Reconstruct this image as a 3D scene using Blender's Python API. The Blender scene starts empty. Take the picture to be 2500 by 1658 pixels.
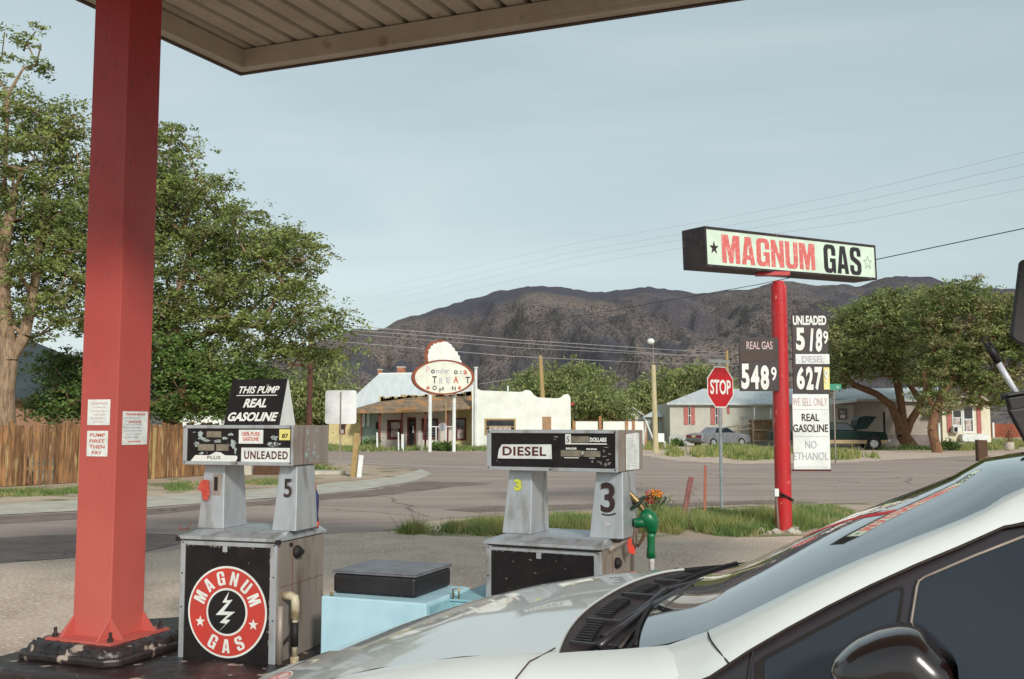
import bpy, bmesh, math, random
import numpy as np
from mathutils import Vector, Matrix
random.seed(7); np.random.seed(7); RNG = np.random.RandomState(11)
R = math.radians
# ---------------------------------------------------------------- camera, sky, sun
scene = bpy.context.scene
F_PX = 2431.0; PITCH = R(4.82); EYE = (0.0, 0.0, 1.62)
cam_d = bpy.data.cameras.new("camera"); cam = bpy.data.objects.new("camera", cam_d)
scene.collection.objects.link(cam); scene.camera = cam
cam_d.sensor_width = 36; cam_d.lens = 36*F_PX/2500; cam_d.clip_start = .05; cam_d.clip_end = 30000
cam.location = EYE; cam.rotation_euler = (R(90)+PITCH, 0, 0)
scene.view_settings.view_transform = 'Standard'; scene.view_settings.look = 'None'
scene.view_settings.exposure = 0.2; scene.view_settings.gamma = 1
SUN_AZ, SUN_EL = 160, 27          # compass-style azimuth from +Y towards +X
world = bpy.data.worlds.new("World"); scene.world = world; world.use_nodes = True
nt = world.node_tree; nd = nt.nodes; lk = nt.links
bg = nd['Background']; bg.inputs['Strength'].default_value = .1
sky = nd.new('ShaderNodeTexSky'); sky.sky_type = 'NISHITA'; sky.sun_disc = False
sky.sun_elevation = R(SUN_EL); sky.sun_rotation = R(SUN_AZ); sky.dust_density = 2.0
tc = nd.new('ShaderNodeTexCoord'); mp = nd.new('ShaderNodeMapping'); mp.inputs['Scale'].default_value = (1.0, 1.0, 5)
nz = nd.new('ShaderNodeTexNoise'); nz.inputs['Scale'].default_value = 2.2; nz.inputs['Detail'].default_value = 6
nz.inputs['Distortion'].default_value = .6
rp = nd.new('ShaderNodeValToRGB'); rp.color_ramp.elements[0].position = .36; rp.color_ramp.elements[1].position = .75
rp.color_ramp.elements[0].color = (.51, .60, .61, 1); rp.color_ramp.elements[1].color = (.63, .71, .71, 1)
mul = nd.new('ShaderNodeVectorMath'); mul.operation = 'SCALE'; mul.inputs['Scale'].default_value = 11.3
mix = nd.new('ShaderNodeMixRGB'); mix.inputs['Fac'].default_value = .78
lk.new(tc.outputs['Generated'], mp.inputs['Vector']); lk.new(mp.outputs['Vector'], nz.inputs['Vector'])
lk.new(nz.outputs['Fac'], rp.inputs['Fac']); lk.new(rp.outputs['Color'], mul.inputs[0])
sx_ = nd.new('ShaderNodeSeparateXYZ'); lk.new(tc.outputs['Generated'], sx_.inputs[0])
ad = nd.new('ShaderNodeMath'); ad.operation = 'MULTIPLY_ADD'; ad.inputs[1].default_value = .35; lk.new(sx_.outputs['X'], ad.inputs[0]); lk.new(sx_.outputs['Z'], ad.inputs[2])
gr = nd.new('ShaderNodeValToRGB'); gr.color_ramp.elements[0].position = 0; gr.color_ramp.elements[0].color = (1, 1, 1, 1); gr.color_ramp.elements[1].position = .75; gr.color_ramp.elements[1].color = (.60, .65, .68, 1)
lk.new(ad.outputs[0], gr.inputs['Fac']); mg = nd.new('ShaderNodeMixRGB'); mg.blend_type = 'MULTIPLY'; mg.inputs['Fac'].default_value = 1; lk.new(gr.outputs['Color'], mg.inputs['Color2'])
lk.new(mul.outputs['Vector'], mg.inputs['Color1'])
lk.new(sky.outputs['Color'], mix.inputs['Color1']); lk.new(mg.outputs['Color'], mix.inputs['Color2'])
lk.new(mix.outputs['Color'], bg.inputs['Color'])
sun_d = bpy.data.lights.new("sun", 'SUN'); sun = bpy.data.objects.new("sun", sun_d); scene.collection.objects.link(sun)
sun_d.energy = 2.6; sun_d.angle = R(6); sun_d.color = (1, .96, .90)
sd = Vector((math.sin(R(SUN_AZ))*math.cos(R(SUN_EL)), math.cos(R(SUN_AZ))*math.cos(R(SUN_EL)), math.sin(R(SUN_EL))))
sun.rotation_euler = sd.to_track_quat('Z', 'Y').to_euler(); sun.location = (0, -20, 30)

# ---------------------------------------------------------------- helpers
def ray(u, v):
    a = (u-1250)/F_PX; b = (829-v)/F_PX
    return np.array([a, math.cos(PITCH)-b*math.sin(PITCH), math.sin(PITCH)+b*math.cos(PITCH)])
def P(u, v, Y):
    d = ray(u, v); return np.array(EYE)+d*(Y/d[1])
def G(u, v, z=0.0):
    d = ray(u, v); return np.array(EYE)+d*((z-EYE[2])/d[2])
def lin(c):
    return tuple((x/255/12.92 if x/255 <= .04045 else ((x/255+.055)/1.055)**2.4) for x in c)
MATS = {}
def mat(name, c, c2=None, rough=.7, metal=0, scale=6, detail=6, lo=.4, hi=.65, bump=0, bscale=None, coat=0,
        stretch=None, c3=None, s3=40, lo3=.62, hi3=.68, trans=0, spec=.5, island=0):
    """procedural surface: two sRGB colours mixed by noise, a third as stains/specks"""
    if name in MATS: return MATS[name]
    m = bpy.data.materials.new(name); m.use_nodes = True; n = m.node_tree.nodes; l = m.node_tree.links
    b = n['Principled BSDF']; b.inputs['Roughness'].default_value = rough; b.inputs['Metallic'].default_value = metal
    b.inputs['Specular IOR Level'].default_value = spec
    if coat: b.inputs['Coat Weight'].default_value = coat; b.inputs['Coat Roughness'].default_value = .04
    t = n.new('ShaderNodeTexCoord'); mpn = n.new('ShaderNodeMapping'); l.new(t.outputs['Object'], mpn.inputs['Vector'])
    if stretch: mpn.inputs['Scale'].default_value = stretch
    col = None
    if c2 is None: c2 = tuple(max(0, x*.9) for x in c)
    nz = n.new('ShaderNodeTexNoise'); nz.inputs['Scale'].default_value = scale; nz.inputs['Detail'].default_value = detail
    nz.inputs['Roughness'].default_value = .6
    l.new(mpn.outputs['Vector'], nz.inputs['Vector'])
    r = n.new('ShaderNodeValToRGB'); r.color_ramp.elements[0].position = lo; r.color_ramp.elements[1].position = hi
    r.color_ramp.elements[0].color = (*lin(c), 1); r.color_ramp.elements[1].color = (*lin(c2), 1)
    l.new(nz.outputs['Fac'], r.inputs['Fac']); col = r.outputs['Color']
    if c3 is not None:
        n3 = n.new('ShaderNodeTexNoise'); n3.inputs['Scale'].default_value = s3; n3.inputs['Detail'].default_value = 5
        l.new(mpn.outputs['Vector'], n3.inputs['Vector'])
        r3 = n.new('ShaderNodeValToRGB'); r3.color_ramp.elements[0].position = lo3; r3.color_ramp.elements[1].position = hi3
        l.new(n3.outputs['Fac'], r3.inputs['Fac'])
        mx = n.new('ShaderNodeMixRGB'); mx.inputs['Color2'].default_value = (*lin(c3), 1)
        l.new(r3.outputs['Color'], mx.inputs['Fac']); l.new(col, mx.inputs['Color1']); col = mx.outputs['Color']
    if island:
        g = n.new('ShaderNodeNewGeometry'); hv = n.new('ShaderNodeHueSaturation')
        mr = n.new('ShaderNodeMapRange'); mr.inputs['To Min'].default_value = 1-island; mr.inputs['To Max'].default_value = 1+island
        l.new(g.outputs['Random Per Island'], mr.inputs['Value']); l.new(mr.outputs['Result'], hv.inputs['Value'])
        l.new(col, hv.inputs['Color']); col = hv.outputs['Color']
    l.new(col, b.inputs['Base Color'])
    if bump:
        nb = n.new('ShaderNodeTexNoise'); nb.inputs['Scale'].default_value = bscale or scale*4; nb.inputs['Detail'].default_value = 6
        l.new(mpn.outputs['Vector'], nb.inputs['Vector'])
        bp = n.new('ShaderNodeBump'); bp.inputs['Strength'].default_value = bump; bp.inputs['Distance'].default_value = .02
        l.new(nb.outputs['Fac'], bp.inputs['Height']); l.new(bp.outputs['Normal'], b.inputs['Normal'])
    if trans:
        tr = n.new('ShaderNodeBsdfTranslucent'); l.new(col, tr.inputs['Color'])
        ms = n.new('ShaderNodeMixShader'); ms.inputs['Fac'].default_value = trans
        l.new(b.outputs[0], ms.inputs[1]); l.new(tr.outputs[0], ms.inputs[2]); l.new(ms.outputs[0], n['Material Output'].inputs['Surface'])
    MATS[name] = m; return m

def shade_by_height(m, c_low, z0, z1):  # blends a lower colour in by height, to put shade into a paint
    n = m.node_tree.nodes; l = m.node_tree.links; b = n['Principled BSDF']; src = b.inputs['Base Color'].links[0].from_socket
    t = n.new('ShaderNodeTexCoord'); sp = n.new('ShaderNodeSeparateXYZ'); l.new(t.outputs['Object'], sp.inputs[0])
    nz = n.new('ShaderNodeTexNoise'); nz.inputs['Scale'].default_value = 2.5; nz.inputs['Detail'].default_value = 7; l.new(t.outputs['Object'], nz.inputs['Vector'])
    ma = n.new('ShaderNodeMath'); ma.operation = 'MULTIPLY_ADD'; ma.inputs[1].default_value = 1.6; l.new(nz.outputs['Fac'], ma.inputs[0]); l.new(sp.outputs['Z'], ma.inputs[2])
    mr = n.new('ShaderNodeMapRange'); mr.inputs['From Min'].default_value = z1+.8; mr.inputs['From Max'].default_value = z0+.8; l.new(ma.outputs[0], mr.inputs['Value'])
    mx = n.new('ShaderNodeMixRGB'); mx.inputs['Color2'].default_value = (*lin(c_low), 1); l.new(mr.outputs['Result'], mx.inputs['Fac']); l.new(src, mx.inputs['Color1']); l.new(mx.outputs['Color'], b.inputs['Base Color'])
class MB:
    def __init__(s): s.v = []; s.f = []
    def add(s, vs, fs):
        o = len(s.v); s.v += [tuple(map(float, q)) for q in vs]; s.f += [tuple(i+o for i in q) for q in fs]; return s
    def hexa(s, b, t): # bottom 4, top 4
        return s.add(list(b)+list(t), [(3, 2, 1, 0), (4, 5, 6, 7), (0, 1, 5, 4), (1, 2, 6, 5), (2, 3, 7, 6), (3, 0, 4, 7)])
    def box(s, x0, x1, y0, y1, z0, z1):
        return s.hexa([(x0, y0, z0), (x1, y0, z0), (x1, y1, z0), (x0, y1, z0)], [(x0, y0, z1), (x1, y0, z1), (x1, y1, z1), (x0, y1, z1)])
    def prism(s, pts, y0, y1, ax='y'):   # polygon (x,z) extruded along y ; or other axis
        n = len(pts)
        if ax == 'y': a = [(p[0], y0, p[1]) for p in pts]; b = [(p[0], y1, p[1]) for p in pts]
        elif ax == 'x': a = [(y0, p[0], p[1]) for p in pts]; b = [(y1, p[0], p[1]) for p in pts]
        else: a = [(p[0], p[1], y0) for p in pts]; b = [(p[0], p[1], y1) for p in pts]
        return s.add(a+b, [tuple(range(n)), tuple(range(2*n-1, n-1, -1))]+[(i, i+n, (i+1) % n+n, (i+1) % n) for i in range(n)])
    def tube(s, pts, r, n=8, caps=True):
        pts = [Vector(p) for p in pts]; rs = r if hasattr(r, '__len__') else [r]*len(pts)
        rings = []; prev = None
        for i, p in enumerate(pts):
            t = (pts[min(i+1, len(pts)-1)]-pts[max(i-1, 0)]).normalized()
            if prev is None:
                a = Vector((0, 0, 1)) if abs(t.z) < .9 else Vector((1, 0, 0)); x = t.cross(a).normalized()
            else:
                x = (prev-t*prev.dot(t)).normalized()
            prev = x; y = t.cross(x)
            rings.append([p+(x*math.cos(2*math.pi*k/n)+y*math.sin(2*math.pi*k/n))*rs[i] for k in range(n)])
        fs = []
        for i in range(len(pts)-1):
            for k in range(n):
                fs.append((i*n+k, i*n+(k+1) % n, (i+1)*n+(k+1) % n, (i+1)*n+k))
        if caps: fs += [tuple(range(n))[::-1], tuple(range((len(pts)-1)*n, len(pts)*n))]
        return s.add([q for rg in rings for q in rg], fs)
    def lathe(s, prof, c=(0, 0, 0), n=16, axis='z'):
        vs = []; 
        for r, h in prof:
            for k in range(n):
                a = 2*math.pi*k/n; x, y = r*math.cos(a), r*math.sin(a)
                q = (x, y, h) if axis == 'z' else ((x, h, y) if axis == 'y' else (h, x, y))
                vs.append((q[0]+c[0], q[1]+c[1], q[2]+c[2]))
        fs = [(i*n+k, i*n+(k+1) % n, (i+1)*n+(k+1) % n, (i+1)*n+k) for i in range(len(prof)-1) for k in range(n)]
        fs += [tuple(range(n))[::-1], tuple(range((len(prof)-1)*n, len(prof)*n))]
        return s.add(vs, fs)
    def grid(s, rows, closed=False):
        m = len(rows[0]); vs = [q for r in rows for q in r]; fs = []
        for i in range(len(rows)-1):
            for k in range(m-1 if not closed else m):
                fs.append((i*m+k, i*m+(k+1) % m, (i+1)*m+(k+1) % m, (i+1)*m+k))
        return s.add(vs, fs)
    def build(s, name, m, parent=None, world=False, smooth=False, bevel=0, sub=0, solid=0, fix=True):
        vs = s.v
        if parent is not None and world:
            vs = world_to_local(parent, vs)
        me = bpy.data.meshes.new(name); me.from_pydata(vs, [], s.f); me.materials.append(m)
        if fix:
            bm = bmesh.new(); bm.from_mesh(me); bmesh.ops.recalc_face_normals(bm, faces=bm.faces); bm.to_mesh(me); bm.free()
        if smooth: me.polygons.foreach_set('use_smooth', [True]*len(me.polygons))
        o = bpy.data.objects.new(name, me); scene.collection.objects.link(o)
        if parent is not None: o.parent = parent
        if solid: md = o.modifiers.new('solid', 'SOLIDIFY'); md.thickness = solid; md.offset = -1
        if bevel: md = o.modifiers.new('bevel', 'BEVEL'); md.width = bevel; md.segments = 2; md.limit_method = 'ANGLE'; md.angle_limit = R(35)
        if sub: md = o.modifiers.new('sub', 'SUBSURF'); md.levels = sub; md.render_levels = sub
        return o
FR = {}
def root_of(o):
    while o.parent is not None: o = o.parent
    return o
def world_to_local(parent, vs):
    o = root_of(parent); M = FR.get(o.name)
    if M is None: M = Matrix.Identity(4)
    Mi = M.inverted(); return [tuple(Mi @ Vector(q)) for q in vs]
def thing(name, label, cat, loc=(0, 0, 0), rz=0, group=None, rx=0, ry=0):
    o = bpy.data.objects.new(name, None); scene.collection.objects.link(o); o.empty_display_size = .2
    o.location = tuple(map(float, loc)); o.rotation_euler = (rx, ry, rz); o['label'] = label; o['category'] = cat
    if group: o['group'] = group
    FR[o.name] = Matrix.Translation(Vector(tuple(map(float, loc)))) @ o.rotation_euler.to_matrix().to_4x4()
    return o
def tag(o, label=None, cat=None, group=None, kind=None):
    if label: o['label'] = label
    if cat: o['category'] = cat
    if group: o['group'] = group
    if kind: o['kind'] = kind
    return o
_tc = {}
def text_geo(s, bold=0.0, shear=0.0, spacing=1.0):
    k = (s, bold, shear, spacing)
    if k not in _tc:
        c = bpy.data.curves.new('t', 'FONT'); c.body = s; c.offset = bold; c.shear = shear; c.extrude = .01; c.space_character = spacing
        c.resolution_u = 4
        o = bpy.data.objects.new('t', c); scene.collection.objects.link(o)
        dg = bpy.context.evaluated_depsgraph_get(); me = bpy.data.meshes.new_from_object(o.evaluated_get(dg))
        V = np.array([v.co[:] for v in me.vertices]); Fs = [tuple(p.vertices) for p in me.polygons]
        bpy.data.objects.remove(o); bpy.data.curves.remove(c); bpy.data.meshes.remove(me)
        mn, mx = V.min(0), V.max(0); V[:, 0] = (V[:, 0]-(mn[0]+mx[0])/2)/(mx[0]-mn[0]); V[:, 1] = (V[:, 1]-(mn[1]+mx[1])/2)/(mx[1]-mn[1])
        V[:, 2] = np.where(V[:, 2] > 0, 1, 0)
        _tc[k] = (V, Fs)
    return _tc[k]
def put_text(mb, s, cx, cz, w, h, y=0, rot=0, bold=.0, shear=0, th=.0015, frame=None, spacing=1.0):
    """text standing on the local front plane (facing -y) of a thing"""
    V, Fs = text_geo(s, bold, shear, spacing); x = V[:, 0]*w; z = V[:, 1]*h; c, sn = math.cos(rot), math.sin(rot)
    X = x*c-z*sn+cx; Z = x*sn+z*c+cz; Y = y-V[:, 2]*th
    pts = list(zip(X, Y, Z))
    if frame: pts = [frame(p) for p in pts]
    mb.add(pts, Fs)
def lettering(parent, items, m, name='lettering', label=None):
    mb = MB()
    for it in items: put_text(mb, *it[:5], **(it[5] if len(it) > 5 else {}))
    o = mb.build(name, m, parent, fix=False)
    if label: o['label'] = label
    return o
_h = [(0,0),(.28,1),(.5,1),(.5,.78),(.40,.34),(.5,.34),(.5,.18),(.36,.18),(.325,0)]
BLK = {'M': [[(0,0),(0,1),(.36,1),(.5,.5),(.64,1),(1,1),(1,0),(.755,0),(.755,.66),(.6,0),(.4,0),(.245,.66),(.245,0)]],
 'A': [_h, [(1-a, b) for a, b in _h][::-1]],
 'N': [[(0,0),(0,1),(.33,1),(.68,.42),(.68,1),(1,1),(1,0),(.68,0),(.32,.6),(.32,0)]],
 'U': [[(0,1),(0,.15),(.12,.02),(.3,-.01),(.7,-.01),(.88,.02),(1,.15),(1,1),(.66,1),(.66,.2),(.6,.15),(.4,.15),(.34,.2),(.34,1)]],
 'G': [[(1,.62),(1,.85),(.88,.98),(.7,1.01),(.3,1.01),(.12,.98),(0,.85),(0,.15),(.12,.02),(.3,-.01),(.62,-.01),(.74,.06),(.78,0),(1,0),(1,.52),(.52,.52),(.52,.38),(.66,.38),(.66,.2),(.6,.15),(.4,.15),(.34,.2),(.34,.8),(.4,.86),(.6,.86),(.66,.8),(.66,.62)]],
 'S': [[(.98,.68),(.98,.85),(.88,.98),(.7,1.01),(.3,1.01),(.12,.98),(.02,.85),(.02,.66),(.1,.54),(.62,.36),(.66,.30),(.66,.18),(.6,.13),(.4,.13),(.34,.18),(.34,.34),(0,.34),(0,.15),(.12,.02),(.3,-.01),(.7,-.01),(.88,.02),(1,.15),(1,.38),(.9,.5),(.4,.66),(.36,.71),(.36,.81),(.42,.87),(.58,.87),(.64,.81),(.64,.68)]]}
def block(mb, ch, cx, cz, w, h, y, rot=0, th=.0015):
    c, sn = math.cos(rot), math.sin(rot)
    for poly in BLK[ch]:
        q = [((a-.5)*w*c-(b-.5)*h*sn+cx, (a-.5)*w*sn+(b-.5)*h*c+cz) for a, b in poly]; mb.prism(q, y-th, y)
def blotch(mb, cx, cz, rx, rz, y, n=14, jit=.35, th=.001, frame=None):
    pts = []
    for k in range(n):
        a = 2*math.pi*k/n; r = 1-jit*random.random(); pts.append((cx+rx*r*math.cos(a), cz+rz*r*math.sin(a)))
    if frame is None: mb.prism(pts, y-th, y)
    else:
        q = [frame((p[0], y, p[1])) for p in pts]; mb.add(q, [tuple(range(len(q)))])
def star(cx, cz, r, r2=.4, rot=0):
    return [(cx+(r if k % 2 == 0 else r*r2)*math.sin(rot+k*math.pi/5), cz+(r if k % 2 == 0 else r*r2)*math.cos(rot+k*math.pi/5)) for k in range(10)]

# ---------------------------------------------------------------- materials
M_gravel = mat('gravel', (204, 180, 160), (180, 156, 138), scale=1.2, rough=.95, bump=.8, bscale=60, c3=(226, 208, 190), s3=26, lo3=.5, hi3=.66)
M_dirt = mat('dirt', (196, 174, 152), (168, 146, 124), scale=.35, detail=9, rough=1, bump=.5, bscale=8, c3=(120, 118, 78), s3=.9, lo3=.52, hi3=.62)
M_asphalt = mat('asphalt', (168, 149, 137), (148, 129, 119), scale=.5, detail=10, rough=.9, bump=.4, bscale=50, c3=(176, 158, 142), s3=60, lo3=.55, hi3=.7, stretch=(.4, 1.6, 1))
M_asphalt2 = mat('new_asphalt', (134, 115, 106), (114, 97, 90), scale=2, detail=8, rough=.9, bump=.4, bscale=50, c3=(140, 130, 120), s3=80, lo3=.6, hi3=.75)
M_conc = mat('concrete', (196, 190, 176), (172, 164, 148), scale=2, detail=8, rough=.9, bump=.3, bscale=30)
M_line = mat('road_paint', (196, 188, 176), (172, 158, 144), scale=5, rough=.8)
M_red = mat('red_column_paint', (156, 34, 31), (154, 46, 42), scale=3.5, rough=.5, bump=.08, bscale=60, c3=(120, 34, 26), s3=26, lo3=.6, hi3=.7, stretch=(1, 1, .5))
shade_by_height(M_red, (198, 102, 92), -.4, 3.8)  # canopy shade painted into the column: dark red above, lit salmon below
M_redpole = mat('red_pole_paint', (186, 32, 38), (178, 52, 54), scale=5, rough=.35, c3=(215, 150, 140), s3=9, lo3=.64, hi3=.72, stretch=(1, 1, .5))
M_beige = mat('beige_metal', (180, 170, 156), (164, 152, 138), scale=1.5, rough=.6, c3=(120, 100, 80), s3=5, lo3=.62, hi3=.75)
M_brown = mat('brown_trim', (70, 50, 40), (54, 40, 34), rough=.6)
M_black = mat('black_paint', (24, 20, 21), (36, 31, 31), scale=8, rough=.6, spec=.3, c3=(120, 112, 108), s3=26, lo3=.7, hi3=.74)
M_blackpl = mat('black_plastic', (26, 24, 26), (40, 37, 38), scale=5, rough=.5, c3=(80, 76, 76), s3=40, lo3=.66, hi3=.72)
M_tar = mat('black_painted_concrete', (36, 30, 30), (58, 48, 46), scale=5, rough=.4, bump=.9, bscale=9, c3=(176, 160, 146), s3=9, lo3=.63, hi3=.68)
M_steel = mat('brushed_steel', (192, 196, 200), (178, 182, 184), scale=14, detail=8, rough=.42, metal=.55, c3=(128, 116, 104), s3=9, lo3=.54, hi3=.74, stretch=(1, 1, .3))
M_steel2 = mat('dull_steel', (160, 148, 138), (146, 134, 124), scale=6, detail=8, rough=.55, metal=.35, c3=(108, 90, 74), s3=9, lo3=.54, hi3=.76, stretch=(1, 1, .3))
M_white = mat('white_paint', (226, 230, 226), (208, 212, 208), scale=4, rough=.6)
M_paper = mat('paper', (226, 230, 226), (205, 208, 204), scale=14, rough=.9)
M_sign_w = mat('sign_face', (214, 232, 214), (198, 216, 198), scale=3, rough=.5)
M_sticker_y = mat('yellow_sticker', (232, 222, 140), (214, 200, 110), rough=.7)
M_ink = mat('dark_ink', (44, 28, 28), (60, 40, 38), rough=.7)
M_inkb = mat('brown_ink', (92, 34, 26), (74, 30, 26), rough=.7)
M_inkr = mat('red_ink', (202, 84, 66), (190, 96, 80), rough=.7)
M_faint = mat('faded_ink', (178, 176, 184), (190, 188, 194), rough=.8)
M_fpink = mat('faded_pink', (206, 178, 180), (214, 190, 190), rough=.8)
M_pink = mat('sunfaded_red', (212, 112, 108), (204, 100, 98), scale=12, rough=.6, c3=(222, 160, 152), s3=16, lo3=.56, hi3=.7)
M_redp = mat('emblem_red', (200, 62, 52), (186, 64, 54), rough=.5, c3=(100, 24, 20), s3=16, lo3=.7, hi3=.74)
M_wl = mat('white_letter', (230, 232, 226), (214, 216, 210), rough=.6)
M_lcd = mat('counter_window', (136, 128, 112), (112, 102, 88), scale=20, rough=.2)
M_blue = mat('pale_blue_paint', (186, 222, 234), (174, 212, 226), scale=6, rough=.5)
M_blue2 = mat('worn_blue_paint', (150, 194, 204), (126, 172, 182), scale=14, rough=.6, c3=(150, 140, 120), s3=25, lo3=.64, hi3=.7)
M_glass = mat('dark_glass', (30, 36, 42), (40, 46, 52), rough=.05, spec=.8)
M_shade = mat('dark_interior', (34, 30, 28), rough=.9)
M_rust = mat('rusty_metal', (132, 70, 40), (96, 52, 36), scale=14, rough=.8)
M_brass = mat('brass', (158, 134, 94), (120, 96, 62), rough=.35, metal=.7)
M_green = mat('green_plastic', (10, 112, 66), (8, 96, 56), rough=.35, spec=.6)
M_dkgreen = mat('dark_green_rubber', (28, 48, 32), rough=.6)
M_rubber = mat('black_rubber', (30, 26, 26), rough=.7)
M_wood = mat('post_wood', (176, 152, 104), (148, 120, 76), scale=8, rough=.9, stretch=(6, 6, .6), bump=.4)
M_woodg = mat('grey_wood', (150, 138, 118), (120, 106, 88), scale=8, rough=.9, stretch=(6, 6, .6), bump=.4)
M_woodd = mat('dark_wood', (96, 70, 52), (74, 52, 40), scale=8, rough=.9, stretch=(6, 6, .6))
M_bark = mat('bark', (160, 136, 110), (112, 92, 74), scale=9, rough=1, stretch=(2, 2, .4), bump=.9, bscale=14)
M_barkd = mat('dark_bark', (140, 104, 76), (92, 66, 50), scale=9, rough=1, stretch=(2, 2, .4), bump=.9, bscale=14)
M_leaf = mat('leaf_green', (142, 154, 84), (84, 100, 50), scale=.8, detail=5, rough=.55, trans=.22, island=.45, c3=(140, 132, 90), s3=1.3, lo3=.56, hi3=.7)
M_leaf2 = mat('leaf_fresh_green', (108, 136, 66), (62, 84, 42), scale=.9, detail=4, rough=.6, trans=.2, island=.4, c3=(122, 90, 54), s3=1.6, lo3=.62, hi3=.7)
M_leaf3 = mat('leaf_olive', (150, 160, 98), (98, 112, 62), scale=.7, detail=4, rough=.6, trans=.3, island=.35, c3=(146, 138, 96), s3=1.0, lo3=.52, hi3=.68)
M_grass = mat('grass_green', (138, 156, 94), (104, 130, 68), scale=1.2, rough=.7, trans=.35, island=.4, c3=(176, 168, 116), s3=1.8, lo3=.5, hi3=.62)
M_grassd = mat('grass_dry', (176, 172, 112), (150, 152, 84), scale=.8, rough=.7, trans=.35, island=.35, c3=(120, 140, 76), s3=1.2, lo3=.45, hi3=.6)

def cracks(m, sc, w, col):
    n = m.node_tree.nodes; l = m.node_tree.links; b = n['Principled BSDF']; src = b.inputs['Base Color'].links[0].from_socket
    t = n.new('ShaderNodeTexCoord'); nz = n.new('ShaderNodeTexNoise'); nz.inputs['Scale'].default_value = sc*3; nz.inputs['Detail'].default_value = 6; l.new(t.outputs['Object'], nz.inputs['Vector'])
    va = n.new('ShaderNodeVectorMath'); va.operation = 'MULTIPLY_ADD'; va.inputs[1].default_value = (1.6, 1.6, 0); l.new(nz.outputs['Color'], va.inputs[0]); l.new(t.outputs['Object'], va.inputs[2])
    vo = n.new('ShaderNodeTexVoronoi'); vo.feature = 'DISTANCE_TO_EDGE'; vo.inputs['Scale'].default_value = sc; l.new(va.outputs[0], vo.inputs['Vector'])
    mr = n.new('ShaderNodeMapRange'); mr.inputs['From Min'].default_value = w; mr.inputs['From Max'].default_value = w*.4; l.new(vo.outputs['Distance'], mr.inputs['Value'])
    mx = n.new('ShaderNodeMixRGB'); mx.inputs['Color2'].default_value = (*lin(col), 1); l.new(mr.outputs['Result'], mx.inputs['Fac']); l.new(src, mx.inputs['Color1']); l.new(mx.outputs['Color'], b.inputs['Base Color'])
cracks(M_asphalt, .17, .0045, (112, 100, 90)); cracks(M_asphalt2, .3, .008, (90, 80, 74))
# ---------------------------------------------------------------- ground
def sheet(name, pts, z, m, jit=0, step=.5, world=False):
    q = [np.array([*(p if world else G(p[0], p[1])[:2])]) for p in pts]; out = []
    rr = random.Random(len(pts)*13+int(abs(z)*1e4))
    for i in range(len(q)):
        a, b = q[i], q[(i+1) % len(q)]; L = np.linalg.norm(b-a); n = max(1, min(60, int(L/step))) if jit else 1
        nrm = np.array([-(b-a)[1], (b-a)[0]])/max(L, 1e-6)
        for k in range(n): out.append(a+(b-a)*k/n+nrm*(rr.uniform(-jit, jit) if jit else 0))
    me = bpy.data.meshes.new(name); bm = bmesh.new(); f = bm.faces.new([bm.verts.new((p[0], p[1], z)) for p in out])
    bm.normal_update()
    if f.normal.z < 0: f.normal_flip()
    bmesh.ops.triangulate(bm, faces=[f]); bm.to_mesh(me); bm.free(); me.materials.append(m)
    o = bpy.data.objects.new(name, me); scene.collection.objects.link(o); o['kind'] = 'structure'; return o
sheet('ground', [(-9000, -9000), (9000, -9000), (9000, 9000), (-9000, 9000)], 0, M_dirt, world=True)
# asphalt: the side road coming from the left and the highway behind it
asph = [(-900, 1400), (0, 1377), (360, 1352), (740, 1312), (850, 1303), (985, 1290), (1060, 1270), (1375, 1252), (1620, 1232), (1900, 1232), (2220, 1226),
        (2600, 1215), (4200, 1205), (5200, 1120), (2500, 1108), (2370, 1110), (2064, 1128), (1800, 1132), (1650, 1124), (1560, 1112), (1180, 1104), (860, 1101), (400, 1099), (-2600, 1094),
        (-3800, 1106), (500, 1117), (860, 1132), (1020, 1148), (1054, 1158), (1012, 1176), (880, 1198), (600, 1222), (360, 1240), (0, 1259), (-900, 1290)]
sheet('side_road', asph, .004, M_asphalt, jit=.08)
sheet('forecourt', [(-2400, 1440), (-900, 1400), (0, 1377), (360, 1352), (740, 1312), (850, 1303), (985, 1296), (1060, 1310), (1400, 1325), (1700, 1318), (1900, 1312), (2300, 1300), (4600, 1290), (6000, 4000), (1250, 9000), (-6000, 4000)], .005, M_gravel, jit=.06)
sheet('dark_asphalt_strip', [(-900, 1385), (-900, 1330), (0, 1313), (300, 1300), (420, 1306), (500, 1316), (360, 1350), (0, 1374)], .009, M_asphalt2, jit=.12)
sheet('dark_asphalt_seam', [(-900, 1300), (0, 1262), (360, 1243), (600, 1226), (880, 1201), (1040, 1176), (1200, 1180), (900, 1212), (600, 1238), (360, 1257), (0, 1279), (-900, 1325)], .008, M_asphalt2, jit=.15)
sheet('asphalt_stain', [(1090, 1246), (1200, 1236), (1400, 1234), (1680, 1228), (1900, 1222), (2000, 1228), (1700, 1236), (1380, 1246), (1150, 1253)], .0085, M_asphalt2, jit=.15)
sheet('concrete_gutter', [(-900, 1290), (0, 1259), (360, 1240), (600, 1222), (880, 1198), (1012, 1176), (1054, 1158), (1026, 1146), (1000, 1156), (960, 1165), (860, 1176), (700, 1190), (455, 1208), (300, 1218), (0, 1231), (-900, 1255)], .012, M_conc, jit=.05)
sheet('road_line', [(600, 1126), (790, 1128.6), (1000, 1135), (1182, 1143), (1300, 1149), (1300, 1150.6), (1182, 1144.6), (1000, 1136.3), (790, 1129.8), (600, 1127)], .008, M_line)
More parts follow.
